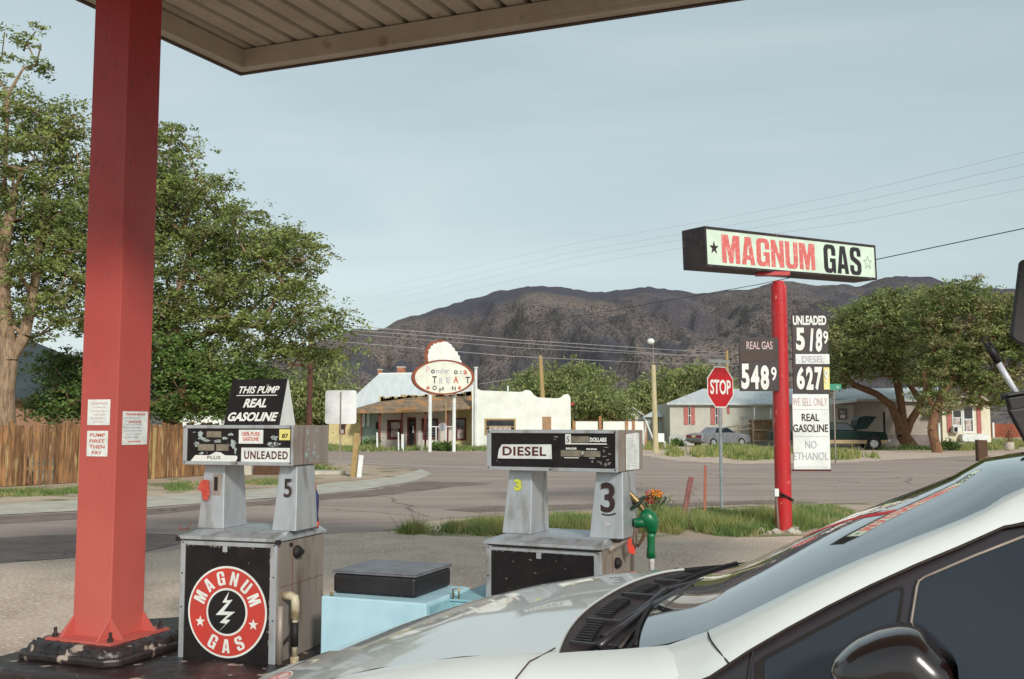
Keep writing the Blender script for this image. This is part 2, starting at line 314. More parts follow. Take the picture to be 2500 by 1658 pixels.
sheet('gravel_shoulder', [(1530, 1103), (1600, 1118), (1650, 1125), (1800, 1133), (2064, 1129), (2370, 1113), (2600, 1108), (2600, 1092), (1530, 1091)], .006, M_gravel, jit=.2)

# ---------------------------------------------------------------- mountains (real terrain kilometres away)
def smooth_noise(x, y, seed):
    def h(i, j): 
        n = np.sin(i*127.1+j*311.7+seed*74.7)*43758.5453; return n-np.floor(n)
    xi, yi = np.floor(x), np.floor(y); fx, fy = x-xi, y-yi; fx = fx*fx*(3-2*fx); fy = fy*fy*(3-2*fy)
    return (h(xi, yi)*(1-fx)+h(xi+1, yi)*fx)*(1-fy)+(h(xi, yi+1)*(1-fx)+h(xi+1, yi+1)*fx)*fy
def ridged(x, y, seed, oc=5):
    s = 0; a = .5; t = 0
    for k in range(oc):
        s += a*(1-abs(2*smooth_noise(x*2**k, y*2**k, seed+k)-1)); t += a; a *= .5
    return s/t
SK = np.array([(-1500, 960), (-600, 950), (0, 940), (300, 925), (560, 900), (700, 866), (800, 822), (850, 808), (880, 801), (905, 804), (930, 802), (945, 795), (965, 782), (990, 772), (1020, 765), (1060, 752), (1100, 738), (1130, 730), (1165, 726), (1200, 712), (1250, 702),
               (1300, 693), (1330, 692), (1375, 700), (1410, 705), (1450, 709), (1490, 708), (1530, 703), (1560, 700), (1590, 696), (1650, 704), (1700, 710), (1735, 711), (1790, 708), (1830, 704), (1880, 690), (1920, 684), (2000, 694), (2060, 688), (2110, 694), (2150, 683), (2190, 671), (2240, 670), (2290, 675), (2330, 686), (2380, 696), (2440, 700), (2500, 704), (2700, 716), (3100, 690), (3800, 800), (4800, 930)], float)
NA, NR = 900, 230
us = np.linspace(-1500, 4800, NA); az = np.arctan((us-1250)/F_PX)
E_top = []
for u, v in zip(us, np.interp(us, SK[:, 0], SK[:, 1])):
    d = ray(u, v); E_top.append(d[2]/math.hypot(d[0], d[1]))
E_top = np.array(E_top)
tt = np.linspace(0, 1.25, NR); rr0, rr1 = 1500., 4600.
A, T = np.meshgrid(az, tt); Rr = rr0+(rr1-rr0)*T
X = Rr*np.sin(A); Y = Rr*np.cos(A)
Et = np.interp(A, az, E_top)
Xw = X+160*smooth_noise(X/700, Y/700, 21); rn = ridged(Xw/520+Y/2600, Y/2600-X/4000, 3, 5); rn2 = ridged(Xw/190+Y/900, Y/520, 9, 4)
S = np.clip(T, 0, 1)**1.15
env = np.clip(T*4, 0, 1)*np.clip((1-T)*3.2, 0, 1)
rat = S+env*((rn-.62)*1.5+(rn2-.6)*.5); cap = .55+.45*np.clip(T, 0, 1)**.8; rat = np.where(rat > cap-.08, cap-.08+.08*np.tanh((rat-cap+.08)/.08), rat)
Z = 1.62+Rr*Et*rat
Z = np.where(T > 1, 1.62+Rr*Et*(1-(T-1)*2.2), Z)
Z += env*(smooth_noise(X/60, Y/60, 5)-.5)*14 + (T > .85)*((smooth_noise(X/60, Y/60, 8)-.5)*12+(smooth_noise(X/18, Y/18, 18)-.5)*7)
Z[0, :] = -5
mmb = MB(); mmb.v = list(zip(X.ravel().tolist(), Y.ravel().tolist(), Z.ravel().tolist()))
mmb.f = [(i*NA+k, i*NA+k+1, (i+1)*NA+k+1, (i+1)*NA+k) for i in range(NR-1) for k in range(NA-1)]
M_mtn = mat('mountain_scrub', (128, 114, 104), (88, 80, 82), scale=.0028, detail=12, lo=.36, hi=.62, rough=1, c3=(62, 60, 56), s3=.11, lo3=.48, hi3=.58, bump=.9, bscale=.02)
M_mtn.node_tree.nodes['Bump'].inputs['Distance'].default_value = 16
_n = M_mtn.node_tree.nodes; _l = M_mtn.node_tree.links; _b = _n['Principled BSDF']; _s = _b.inputs['Base Color'].links[0].from_socket  # very large bluish-dark patches: cloud shadow put into the mountain's colour
_t = _n.new('ShaderNodeTexCoord'); _z = _n.new('ShaderNodeTexNoise'); _z.inputs['Scale'].default_value = .0011; _z.inputs['Detail'].default_value = 6; _l.new(_t.outputs['Object'], _z.inputs['Vector'])
_r = _n.new('ShaderNodeMapRange'); _r.inputs['From Min'].default_value = .47; _r.inputs['From Max'].default_value = .6; _l.new(_z.outputs['Fac'], _r.inputs['Value'])
_m = _n.new('ShaderNodeMixRGB'); _m.inputs['Color2'].default_value = (*lin((72, 70, 80)), 1); _l.new(_r.outputs['Result'], _m.inputs['Fac']); _l.new(_s, _m.inputs['Color1']); _l.new(_m.outputs['Color'], _b.inputs['Base Color'])
mtn = mmb.build('mountains', M_mtn, smooth=True, fix=False); mtn['kind'] = 'structure'

# ---------------------------------------------------------------- vegetation
def mesh_np(name, V, quads, m, parent=None, smooth=False):
    me = bpy.data.meshes.new(name); nv, k = len(V), quads.shape[1]
    me.vertices.add(nv); me.vertices.foreach_set('co', V.astype(np.float32).ravel())
    me.loops.add(quads.size); me.loops.foreach_set('vertex_index', quads.astype(np.int32).ravel())
    me.polygons.add(len(quads)); me.polygons.foreach_set('loop_start', np.arange(0, quads.size, k, dtype=np.int32))
    me.polygons.foreach_set('loop_total', np.full(len(quads), k, dtype=np.int32)); me.update(calc_edges=True); me.validate()
    me.materials.append(m); o = bpy.data.objects.new(name, me); scene.collection.objects.link(o)
    if parent: o.parent = parent
    return o
def leaf_cards(C, size, flat=.5, rng=RNG, aspect=.42):
    n = len(C); a = rng.normal(size=(n, 3)); a[:, 2] *= flat; a /= np.linalg.norm(a, axis=1)[:, None]
    b = rng.normal(size=(n, 3)); b -= a*(a*b).sum(1)[:, None]; b /= np.linalg.norm(b, axis=1)[:, None]
    s = size*rng.uniform(.6, 1.4, (n, 1)); L = a*s*.5; W = b*s*.5*aspect
    V = np.stack([C-L, C+W-L*.1, C+L, C-W-L*.1], 1).reshape(-1, 3); return V, np.arange(4*n).reshape(-1, 4)
def tree(name, label, cat, trunks, lobes, n_cl, n_leaf, leaf, spread, mleaf, mbark, group=None, r0=.02, twig=.35, bare=0, seed=1, flat=.55):
    """trunks: list of [(x,y,z,r),...] polylines; lobes: (u,v,Y,rx_px,rz_px,ry_m,weight)"""
    rng = np.random.RandomState(seed); base = np.array(trunks[0][0][:3]); root = thing(name, label, cat, base, group=group)
    pts = []
    W = np.array([l[6] if len(l) > 6 else l[3]*l[4] for l in lobes], float); W /= W.sum()
    for k in range(n_cl):
        l = lobes[rng.choice(len(lobes), p=W)]; c = P(l[0], l[1], l[2]); s = l[2]/F_PX
        d = rng.normal(size=3); d /= np.linalg.norm(d); r = rng.uniform(.12, 1)**.42
        pts.append(c+d*r*np.array([l[3]*s, l[5], l[4]*s]))
    pts = np.array(pts)
    nodes = []; par = []; fix = []
    for t in trunks:
        for i, q in enumerate(t):
            if i == 0:
                if nodes:
                    D = [np.linalg.norm(np.array(q[:3])-n) for n in nodes]; j = int(np.argmin(D)); pj = j
                else: pj = -1
            nodes.append(np.array(q[:3], float)); par.append(pj); fix.append(q[3]); pj = len(nodes)-1
    ntr = len(nodes); crown_c = pts.mean(0)
    tops = np.array([nodes[i] for i in range(ntr)]); order = np.argsort([np.min(np.linalg.norm(tops-p, axis=1)) for p in pts])
    ends = []
    N = np.zeros((ntr+n_cl*12, 3)); N[:ntr] = tops; cnt = ntr
    for i in order:
        p = pts[i]; D = np.linalg.norm(N[:cnt]-p, axis=1)+np.maximum(0, N[:cnt, 2]-p[2])*.9+np.linalg.norm(N[:cnt]-base, axis=1)*.18
        D[:max(1, ntr//3)] += 1.5
        j = int(np.argmin(D)); a = N[j]; L = np.linalg.norm(p-a); n = max(1, min(8, int(L/.7)))
        for k in range(1, n+1):
            if cnt >= len(N): break
            q = a+(p-a)*k/n+(rng.normal(size=3)*.07*L*(1 if k < n else 0)); q[2] += .10*L*math.sin(math.pi*k/n)
            N[cnt] = q; par.append(j); fix.append(None); j = cnt; cnt += 1
        ends.append(j)
    rad2 = np.zeros(cnt); kids = np.zeros(cnt, int)
    for i in range(cnt-1, 0, -1):
        if kids[i] == 0: rad2[i] = r0**2
        if par[i] >= 0: rad2[par[i]] += rad2[i]*.92; kids[par[i]] += 1
    rad = np.sqrt(np.maximum(rad2, r0**2))
    for i, f in enumerate(fix):
        if f is not None: rad[i] = f
    tb = MB(); lb = MB()
    for i in range(1, cnt):
        if par[i] < 0: continue
        ra = min(rad[par[i]], rad[i]*1.6); ni = 8 if i < ntr else (5 if rad[i] > .04 else 3)
        if fix[i] is not None: ra = rad[par[i]] if fix[par[i]] is not None and par[i] == i-1 else rad[i]
        (tb if i < ntr else lb).tube([N[par[i]]-base, N[i]-base], [ra, rad[i]], n=ni, caps=False)
    tb.build('trunk', mbark, root, smooth=True, fix=False); lb.build('branches', mbark, root, smooth=True, fix=False)
    C = []; 
    for i, p in zip(range(len(pts)), pts):
        if rng.rand() < bare: continue
        m = int(n_leaf*rng.uniform(.5, 1.5)); s = spread*rng.uniform(.6, 1.3)
        sub = p+rng.normal(size=(max(2, m//14), 3))*s*np.array([1.25, 1.25, .42])
        idx = rng.randint(len(sub), size=m); C.append(sub[idx]+rng.normal(size=(m, 3))*s*np.array([.36, .36, .2]))
    C = np.concatenate(C)-base; V, q = leaf_cards(C, leaf, flat, rng)
    mesh_np('crown', V, q, mleaf, root)
    return root
def tp(u, v, Y, r): return (*P(u, v, Y), r)

YL = 27
b1 = G(14, 1190); 
tree('locust_tree', 'tall tree at the left edge with thick pale forked trunk behind the plank fence', 'tree',
     [[(b1[0], 26.5, 0, .33), tp(12, 1040, 26.5, .29), tp(10, 960, 26.5, .27), tp(22, 880, 26.5, .24), tp(8, 760, 26.5, .22), tp(2, 640, 26.5, .2), tp(20, 540, 26.5, .16), tp(36, 470, 26.6, .1)],
      [tp(24, 880, 26.5, .17), tp(60, 820, 26.6, .15), tp(82, 720, 26.8, .13), tp(95, 600, 27, .1), tp(90, 500, 27, .07)],
      [tp(10, 470, 26.6, .06), tp(20, 230, 26.8, .05), tp(58, 165, 27, .03)]],
     [(60, 360, 27, 150, 130, 1.9), (160, 470, 27.4, 100, 170, 1.8), (60, 590, 27, 170, 130, 1.9), (190, 640, 27.5, 110, 150, 1.6), (110, 760, 27.4, 130, 80, 1.5), (-120, 500, 27, 160, 260, 2.2),
      (60, 110, 27, 85, 55, .8, 3500), (10, 190, 27, 60, 50, .8, 2000), (120, 300, 27, 90, 50, 1, 4000)],
     430, 150, .115, .27, M_leaf, M_bark, seed=3, bare=.12)
b2 = G(412, 1160)
tree('spreading_tree', 'big spreading green tree behind the fence right of the red column', 'tree',
     [[(b2[0], 32, 0, .32), tp(418, 1020, 32, .28), tp(400, 950, 32, .25), tp(405, 880, 32, .2), tp(420, 800, 32, .15)],
      [tp(405, 890, 32, .16), tp(470, 830, 32, .13), tp(560, 790, 32, .1), tp(660, 800, 32, .07)],
      [tp(400, 880, 32, .15), tp(440, 700, 32.5, .12), tp(480, 560, 32.5, .08)],
      [tp(400, 900, 32, .14), tp(330, 780, 32, .12), tp(300, 600, 32, .09)]],
     [(400, 400, 33, 70, 110, 1.6), (330, 520, 33, 130, 150, 2.5), (480, 530, 33, 120, 120, 2.5), (600, 590, 32.5, 110, 95, 2.2), (700, 620, 32, 95, 70, 2), (430, 690, 32, 150, 110, 2.5),
      (640, 710, 31.5, 130, 60, 2), (770, 790, 31.5, 80, 55, 1.5), (820, 850, 31.5, 36, 50, .8), (620, 800, 31.5, 100, 45, 1.6), (700, 860, 31.5, 80, 30, 1.2), (440, 800, 32, 160, 60, 2.4), (300, 790, 32, 110, 80, 2.2), (560, 880, 31.5, 110, 45, 1.8)],
     760, 150, .12, .27, M_leaf, M_bark, seed=5, bare=.14)
b3 = G(330, 1158)
tree('dense_tree', 'dense low dark green tree filling the gap above the fence', 'tree',
     [[(b3[0]+.3, 30.5, 0, .2), tp(340, 1040, 30.5, .17), tp(350, 960, 30.5, .12)], [tp(345, 1000, 30.5, .1), tp(450, 950, 30.5, .07)]],
     [(470, 930, 31, 110, 70, 1.5), (420, 860, 31, 80, 60, 1.5), (560, 930, 31, 90, 45, 1.2), (230, 960, 30.5, 110, 60, 1.4), (150, 1000, 30.5, 60, 35, 1), (480, 985, 31, 120, 30, 1), (190, 900, 31, 90, 45, 1.1), (620, 960, 31, 60, 60, 1)],
     360, 150, .12, .32, M_leaf2, M_barkd, seed=8)
b4 = G(765, 1088)
tree('willow_tree', 'pale green willow behind the brown utility pole', 'tree',
     [[(b4[0], 70, 0, .35), tp(765, 1010, 70, .3), tp(770, 950, 70, .2)]],
     [(790, 950, 70, 62, 75, 2.2), (740, 985, 70, 70, 60, 2.2), (800, 1010, 70, 50, 45, 2), (700, 1010, 70, 50, 40, 2)], 200, 75, .26, .7, M_leaf3, M_barkd, seed=12, flat=1.6)
b5 = G(1350, 1088)
tree('mid_tree', 'round pale green tree rising behind the white stucco shop', 'tree',
     [[(b5[0]+.5, 82, 0, .5), tp(1365, 1010, 82, .4), tp(1370, 950, 82, .3)]],
     [(1330, 945, 82, 75, 45, 3), (1395, 935, 82, 75, 48, 3), (1300, 960, 82, 45, 30, 2), (1450, 965, 82, 55, 45, 2.5)], 150, 120, .26, .66, M_leaf3, M_barkd, seed=13, flat=1.2)
b6 = G(1450, 1090)
tree('green_bushy_tree', 'darker bushy tree right of the white stucco shop', 'tree',
     [[(b6[0], 76, 0, .4), tp(1450, 1040, 76, .3), tp(1450, 1000, 76, .2)]],
     [(1455, 985, 76, 60, 55, 2.5), (1420, 1010, 76, 50, 45, 2), (1495, 1000, 76, 40, 45, 2)], 130, 120, .24, .52, M_leaf3, M_barkd, seed=14, flat=1.2)
for i, (u, v, rx, rz, lab) in enumerate([(1600, 965, 60, 38, 'olive tree far off behind the yellow lamp pole'), (1700, 935, 80, 50, 'pale olive tree far behind the stop sign'), (1540, 985, 50, 25, 'low scrubby tree between the far utility poles')]):
    g = G(u, 1073)
    tree('far_tree', lab, 'tree', [[(g[0], 100, 0, .5), tp(u, 1020, 100, .4), tp(u, v+10, 100, .2)]],
         [(u, v, 100, rx, rz, 4), (u-rx*.6, v+25, 100, rx*.6, rz*.6, 3), (u+rx*.6, v+20, 100, rx*.6, rz*.6, 3)], 120, 60, .38, 1.0, M_leaf3, M_barkd, group='far trees below the mountains', seed=20+i, flat=1.2)
b7 = G(2206, 1093)
tree('elm_tree', 'wide tree with several splayed brown trunks before the grey mobile home', 'tree',
     [[(b7[0], 66, 0, .5), tp(2202, 1060, 66, .44), tp(2196, 1035, 66, .34), tp(2176, 990, 66, .27), tp(2140, 962, 66, .22), tp(2085, 940, 66, .2), tp(2050, 900, 66, .14)],
      [tp(2206, 1060, 66, .3), tp(2204, 1010, 66, .26), tp(2194, 950, 66, .28), tp(2180, 880, 66, .2)],
      [tp(2210, 1062, 66, .32), tp(2222, 1030, 66, .28), tp(2245, 995, 66, .24), tp(2270, 940, 66, .25), tp(2240, 890, 66, .2)],
      [tp(2250, 985, 66, .2), tp(2215, 930, 66, .18), tp(2190, 905, 66, .15)]],
     [(2120, 830, 66, 100, 90, 4), (2070, 890, 66, 70, 60, 3), (2230, 850, 66, 120, 100, 4), (2200, 760, 66, 100, 55, 4), (2130, 765, 66, 70, 40, 3), (2060, 820, 66, 45, 60, 2.5)],
     440, 150, .2, .44, M_leaf3, M_barkd, seed=31, bare=.08)
b8 = G(2275, 1104)
M_leaf4 = mat('leaf_dusty', (138, 152, 86), (84, 102, 52), scale=.6, detail=5, rough=.6, trans=.3, island=.4, c3=(156, 140, 106), s3=.8, lo3=.48, hi3=.66)
tree('elm_tree', 'tree with one leaning brown trunk at the right, nearer the road than the mobile home', 'tree',
     [[(b8[0], 56, 0, .32), tp(2275, 1050, 56, .27), tp(2282, 1010, 56, .24), tp(2300, 960, 56, .22), tp(2330, 920, 56, .16)],
      [tp(2285, 1000, 56, .18), tp(2262, 960, 56, .14), tp(2255, 900, 56, .1)]],
     [(2330, 800, 57, 110, 95, 3.5), (2420, 880, 57, 110, 90, 3), (2300, 900, 57, 90, 55, 3), (2370, 720, 57, 40, 55, 1.5, 1500), (2300, 740, 57, 60, 50, 2.5), (2480, 800, 57, 70, 80, 3), (2400, 960, 57, 80, 40, 2.5), (2275, 985, 56.5, 40, 35, 1.2), (2440, 740, 57, 60, 40, 2)],
     480, 150, .175, .38, M_leaf4, M_barkd, seed=33, bare=.1)

def blades(name, label, areas, n, h, w, m, z=0, group=None):
    """areas: (u,v,ru,rv) ellipses on the ground in photograph pixels"""
    Wt = np.array([a[2]*a[3] for a in areas], float); Wt /= Wt.sum(); rng = np.random.RandomState(int(n)); V = np.zeros((n*3, 3))
    ch = rng.choice(len(areas), size=n, p=Wt)
    for i in range(n):
        for _t in range(6):
            a = areas[ch[i]]; an = rng.uniform(0, 6.283); rr_ = math.sqrt(rng.rand())*(1+.18*math.sin(an*3+a[0])+.16*rng.randn())
            g = G(a[0]+a[2]*rr_*math.cos(an), a[1]+a[3]*rr_*math.sin(an)); kk = g[1]/16
            if smooth_noise(np.array(g[0]*1.6/kk), np.array(g[1]*1.1/kk), 4)*.6+smooth_noise(np.array(g[0]*5/kk), np.array(g[1]*3/kk), 14)*.5 > .38+.35*rr_**3+.2*rng.rand()-.1: break
        hh = h*rng.uniform(.3, 1.35)*(1.15-.7*min(1, rr_))*(1 if rng.rand() > .03 else 1.8); t = rng.uniform(0, 6.283)
        lean = rng.normal(size=2)*hh*.35; dx, dy = math.cos(t)*w, math.sin(t)*w
        V[3*i] = (g[0]-dx, g[1]-dy, z); V[3*i+1] = (g[0]+dx, g[1]+dy, z); V[3*i+2] = (g[0]+lean[0], g[1]+lean[1], z+hh)
    o = mesh_np(name, V, np.arange(3*n).reshape(-1, 3), m); tag(o, label, 'grass', kind='stuff'); return o
blades('grass', 'green grass and weeds around the foot of the red sign pole', [(1100, 1296, 110, 9), (1200, 1290, 120, 18), (1380, 1282, 150, 26), (1560, 1276, 120, 28), (1700, 1272, 130, 30), (1850, 1275, 130, 30), (1990, 1262, 130, 24), (1180, 1300, 60, 10), (1020, 1302, 60, 5), (1800, 1300, 90, 12), (1930, 1258, 80, 20)], 62000, .145, .009, M_grass)
blades('grass', 'dry pale weeds mixed in the verge by the sign pole', [(1660, 1290, 80, 18), (1760, 1296, 80, 12), (1020, 1303, 70, 5), (1950, 1285, 60, 16), (1400, 1298, 120, 10), (1640, 1280, 120, 26), (1880, 1280, 110, 24), (1250, 1300, 130, 10)], 14000, .24, .006, M_grassd)
blades('grass', 'green strip of grass along the gutter before the fence', [(60, 1206, 130, 7), (200, 1202, 90, 5), (440, 1193, 70, 7), (500, 1185, 60, 5), (660, 1180, 90, 5), (-200, 1214, 160, 8)], 16000, .14, .012, M_grass)
blades('grass', 'green grass strip in front of the porch building', [(900, 1100, 130, 3.2), (1080, 1099, 130, 2.6), (760, 1096, 120, 5), (700, 1092, 100, 4), (1200, 1098, 60, 2)], 14000, .32, .035, M_grass)
blades('grass', 'olive weed patches on the gravel beyond the highway', [(1700, 1110, 95, 8), (1850, 1117, 90, 8), (2060, 1116, 110, 8), (1900, 1106, 90, 5), (1780, 1104, 60, 4), (2400, 1096, 90, 6), (2470, 1086, 60, 8), (1600, 1096, 70, 4), (1560, 1090, 60, 3)], 20000, .36, .035, M_grassd)
blades('grass', 'weed fringe along the foot of the mobile homes', [(1600, 1086, 100, 4), (1780, 1093, 110, 3), (2440, 1080, 100, 5), (640, 1148, 90, 5), (760, 1150, 70, 3), (2200, 1098, 150, 2)], 9000, .3, .04, M_grass)
def shrub(label, u, vb, Y, rx, rz, m=M_leaf2, n=900, leaf=.16, group=None):
    g = G(u, vb); g = np.array([P(u, vb, Y)[0], Y, 0]); root = thing('shrub', label, 'shrub', g, group=group); rng = np.random.RandomState(int(u*7+vb))
    s = Y/F_PX; mb = MB(); C = []
    for k in range(9):
        d = rng.normal(size=3)*np.array([.5*rx*s, .4*rx*s, .2*rz*s]); top = np.array([d[0], d[1], rz*s*rng.uniform(.7, 1.5)])
        mb.tube([(d[0]*.2, d[1]*.2, 0), top*.6, top], [.03, .02, .01], n=4, caps=False)
        C.append(top*np.array([1, 1, .7])+rng.normal(size=(n//9, 3))*np.array([.35*rx*s, .35*rx*s, .38*rz*s]))
    C = np.concatenate(C); C[:, 2] = np.abs(C[:, 2]); mb.build('stems', M_barkd, root, fix=False); V, q = leaf_cards(C, leaf, 1.0, rng); mesh_np('foliage', V, q, m, root); return root
shrub('dark green bush left of the porch, below the blue wall', 898, 1094, 64, 20, 16)
shrub('small bush right beside the thicker left leg of the oval sign', 1065, 1099, 60, 16, 12)
shrub('small bush at the foot of the right leg of the oval sign', 1095, 1102, 59, 14, 14)
shrub('dark bush against the skirting right of the leaning trunk', 2325, 1100, 60, 24, 15)
shrub('low bush left of the parked sedan', 1655, 1085, 71, 14, 12)

# ---------------------------------------------------------------- red column, canopy, island
TH = R(21.1); ea = np.array([math.cos(TH), -math.sin(TH)]); AZ2 = R(26.0); eb = -np.array([math.sin(AZ2), math.cos(AZ2)])
cor = P(587, 182, 8.31); ZC = cor[2]
can = thing('gas_station_canopy', 'flat beige canopy with ribbed underside on a square red column, overhead at top left', 'canopy', (cor[0], cor[1], 0))
def cpt(a, b, z): return (cor[0]+ea[0]*a+eb[0]*b, cor[1]+ea[1]*a+eb[1]*b, z)
LA, LB = 9.5, 5.0
def band(mb, a0, a1, b0, b1, z0, z1):
    mb.hexa([cpt(a0, b0, z0), cpt(a1, b0, z0), cpt(a1, b1, z0), cpt(a0, b1, z0)], [cpt(a0, b0, z1), cpt(a1, b0, z1), cpt(a1, b1, z1), cpt(a0, b1, z1)])
def ring(mb, o, w, z0, z1):
    band(mb, o, LA-o, o, o+w, z0, z1); band(mb, o, LA-o, LB-o-w, LB-o, z0, z1); band(mb, o, o+w, o+w, LB-o-w, z0, z1); band(mb, LA-o-w, LA-o, o+w, LB-o-w, z0, z1)
fa = MB(); ring(fa, .035, .10, ZC, ZC+.03); ring(fa, .125, .02, ZC+.0305, ZC+.15); ring(fa, .035, .02, ZC+.0305, ZC+.5)
fa.build('fascia', M_beige, can, world=True)
tr = MB(); ring(tr, 0, .0345, ZC-.012, ZC+.52); tr.build('edge_trim', M_brown, can, world=True)
prof = []; a = .06; pit = .205
while a < LA-.1:
    prof += [(a, .16), (a+pit-.06, .16), (a+pit-.048, .205), (a+pit-.012, .205)]; a += pit
dk = MB(); dk.grid([[cpt(a_, b_, ZC+z_) for a_, z_ in prof] for b_ in (.06, LB-.06)])
dk.build('ribbed_deck', M_beige, can, world=True, fix=False)
rf = MB(); band(rf, .04, LA-.04, .04, LB-.04, ZC+.24, ZC+.3); rf.build('roof_sheet', M_beige, can, world=True)
# column
Yc = 6.1; c0 = P(283, 1100, Yc)[:2]; s = .285; TC = R(21.5); ca = np.array([math.cos(TC), -math.sin(TC)]); cb = np.array([math.sin(TC), math.cos(TC)])
# near corner c0, faces run to the left (-ca) and away (+cb)
zb = .33
def colq(a, b, z): q = c0-ca*a+cb*b; return (q[0], q[1], z)
mb = MB(); mb.hexa([colq(0, 0, zb), colq(s*1.02, 0, zb), colq(s*1.02, s, zb), colq(0, s, zb)], [colq(0, 0, ZC+.16), colq(s*1.02, 0, ZC+.16), colq(s*1.02, s, ZC+.16), colq(0, s, ZC+.16)])
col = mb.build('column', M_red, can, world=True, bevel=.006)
for (ax_, ay_, dx, dy) in [(0, 0, .1, 0), (0, 0, 0, -.1), (s*1.02, 0, -.1, 0), (s*1.02, 0, 0, -.1), (0, s, .1, 0), (s*1.02, s, -.1, 0)]:
    mb = MB()
    q0 = np.array(colq(ax_, ay_, zb)); q1 = q0+np.array([ca[0]*dx+cb[0]*dy, ca[1]*dx+cb[1]*dy, 0]); q2 = q0+np.array([0, 0, .12]); t = np.array([cb[0], cb[1], 0]) if dx else np.array([ca[0], ca[1], 0])
    sg = 1 if (ax_ == 0) == bool(dy) else 1
    if dx: t = t*(.012 if ay_ == 0 else -.012)
    else: t = t*(-.012 if ax_ == 0 else .012)
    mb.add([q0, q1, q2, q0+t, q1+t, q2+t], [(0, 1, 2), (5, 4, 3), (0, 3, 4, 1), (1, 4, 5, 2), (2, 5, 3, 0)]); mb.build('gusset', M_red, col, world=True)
mb = MB(); mb.hexa([colq(-.11, -.11, zb-.012), colq(s+.11, -.11, zb-.012), colq(s+.11, s+.11, zb-.012), colq(-.11, s+.11, zb-.012)], [colq(-.11, -.11, zb+.004), colq(s+.11, -.11, zb+.004), colq(s+.11, s+.11, zb+.004), colq(-.11, s+.11, zb+.004)])
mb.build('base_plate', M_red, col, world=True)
for a_, b_ in ((-.07, -.07), (-.07, s+.07), (s+.07, -.07)):
    q = colq(a_, b_, zb+.004); mb = MB(); mb.tube([q, (q[0], q[1], q[2]+.055)], .010, 6); mb.tube([q, (q[0], q[1], q[2]+.02)], .018, 6); mb.build('anchor_bolt', M_tar, col, world=True)
def col_frame(face):
    def fr(p):  # p=(x,y,z): x along face from the near corner, y off the face (negative = out)
        if face == 'front': q = c0-ca*p[0]+cb*p[1]
        else: q = c0+cb*p[0]-ca*p[1]
        return tuple(map(float, (q[0], q[1], p[2])))
    return fr
def zat(v, Y=6.1): return P(284, v, Y)[2]
ff, fs = col_frame('front'), col_frame('side')
def plate(fr, x0, x1, z0, z1, y=-.002, th=.0015):
    mb = MB(); mb.hexa([fr((x0, y, z0)), fr((x1, y, z0)), fr((x1, y-th, z0)), fr((x0, y-th, z0))], [fr((x0, y, z1)), fr((x1, y, z1)), fr((x1, y-th, z1)), fr((x0, y-th, z1))]); return mb
flip = lambda fr, W: (lambda p: fr((W-p[0], p[1], p[2])))
fm = flip(ff, s)      # now x runs left -> right on the front face
n1 = plate(fm, .055, .232, zat(1038), zat(975)); n1.build('notice', M_paper, col, world=True)
n2 = plate(fm, .058, .222, zat(1115), zat(1052)); pf = n2.build('notice', M_paper, col, world=True); pf['label'] = 'white sticker reading PUMP FIRST THEN PAY'
n3 = plate(fs, .045, .262, zat(1087), zat(1004)); n3.build('notice', M_paper, col, world=True)
mb = MB()
for i, w_ in enumerate(['PUMP', 'FIRST', 'THEN', 'PAY']):
    put_text(mb, w_, .14, zat(1062.5+i*14.5), .12 if i < 3 else .08, .020, y=-.004, bold=.01, frame=fm)
mb.build('lettering', M_inkr, col, world=True, fix=False)
mb = MB(); put_text(mb, 'WARNING', .145, zat(984), .13, .014, y=-.004, bold=.02, frame=fm)
for i in range(5): put_text(mb, ['IN CASE OF', 'FIRE OR SPILL', 'TURN OFF', 'EMERGENCY', 'SWITCH'][i], .145, zat(994+i*9), [.1, .12, .1, .12, .08][i], .009, y=-.004, frame=fm)
mb.build('lettering', M_fpink, col, world=True, fix=False)
mb = MB(); put_text(mb, 'WARNING', .15, zat(1011), .17, .012, y=-.004, bold=.02, frame=fs); put_text(mb, 'GASOLINE', .15, zat(1030), .11, .011, y=-.004, frame=fs)
put_text(mb, 'WARNING', .15, zat(1079), .11, .009, y=-.004, frame=fs); mb.build('lettering', M_inkr, col, world=True, fix=False)
mb = MB()
for i in range(7): put_text(mb, ['NO SMOKING', 'STOP ENGINE', 'NO FILLING OF', 'PORTABLE CONTAINERS', 'UNAPPROVED TYPES', 'DO NOT LEAVE', 'PUMP UNATTENDED'][i], .12+.01*(i % 3), zat(1020+i*8.0), [.13, .12, .14, .16, .15, .12, .13][i], .008, y=-.004, frame=fs)
mb.build('lettering', M_faint, col, world=True, fix=False)
# plinth and island
cc = c0-ca*s/2+cb*s/2
pl = thing('concrete_plinth', 'chipped black painted concrete pad under the red column', 'plinth', (cc[0], cc[1], .22), rz=-TC)
bm = bmesh.new(); bmesh.ops.create_grid(bm, x_segments=26, y_segments=26, size=.345); g = [v for v in bm.verts]
ext = bmesh.ops.extrude_face_region(bm, geom=bm.faces[:]); 
for v in [e for e in ext['geom'] if isinstance(e, bmesh.types.BMVert)]: v.co.z = .1
rj = random.Random(5)
for v in bm.verts:
    if v.co.z > .05:
        e = max(abs(v.co.x), abs(v.co.y))
        if e > .3: v.co.z -= rj.uniform(0, .035)
        v.co.z += rj.uniform(-.004, .004)
    if max(abs(v.co.x), abs(v.co.y)) > .33:
        k = 1+rj.uniform(-.05, .02)+(0.05 if v.co.z < .05 else 0); v.co.x *= k; v.co.y *= k
    if abs(v.co.x) > .3 and abs(v.co.y) > .3: v.co.x *= .93; v.co.y *= .93
bmesh.ops.recalc_face_normals(bm, faces=bm.faces); me = bpy.data.meshes.new('pad'); bm.to_mesh(me); bm.free(); me.materials.append(M_tar)
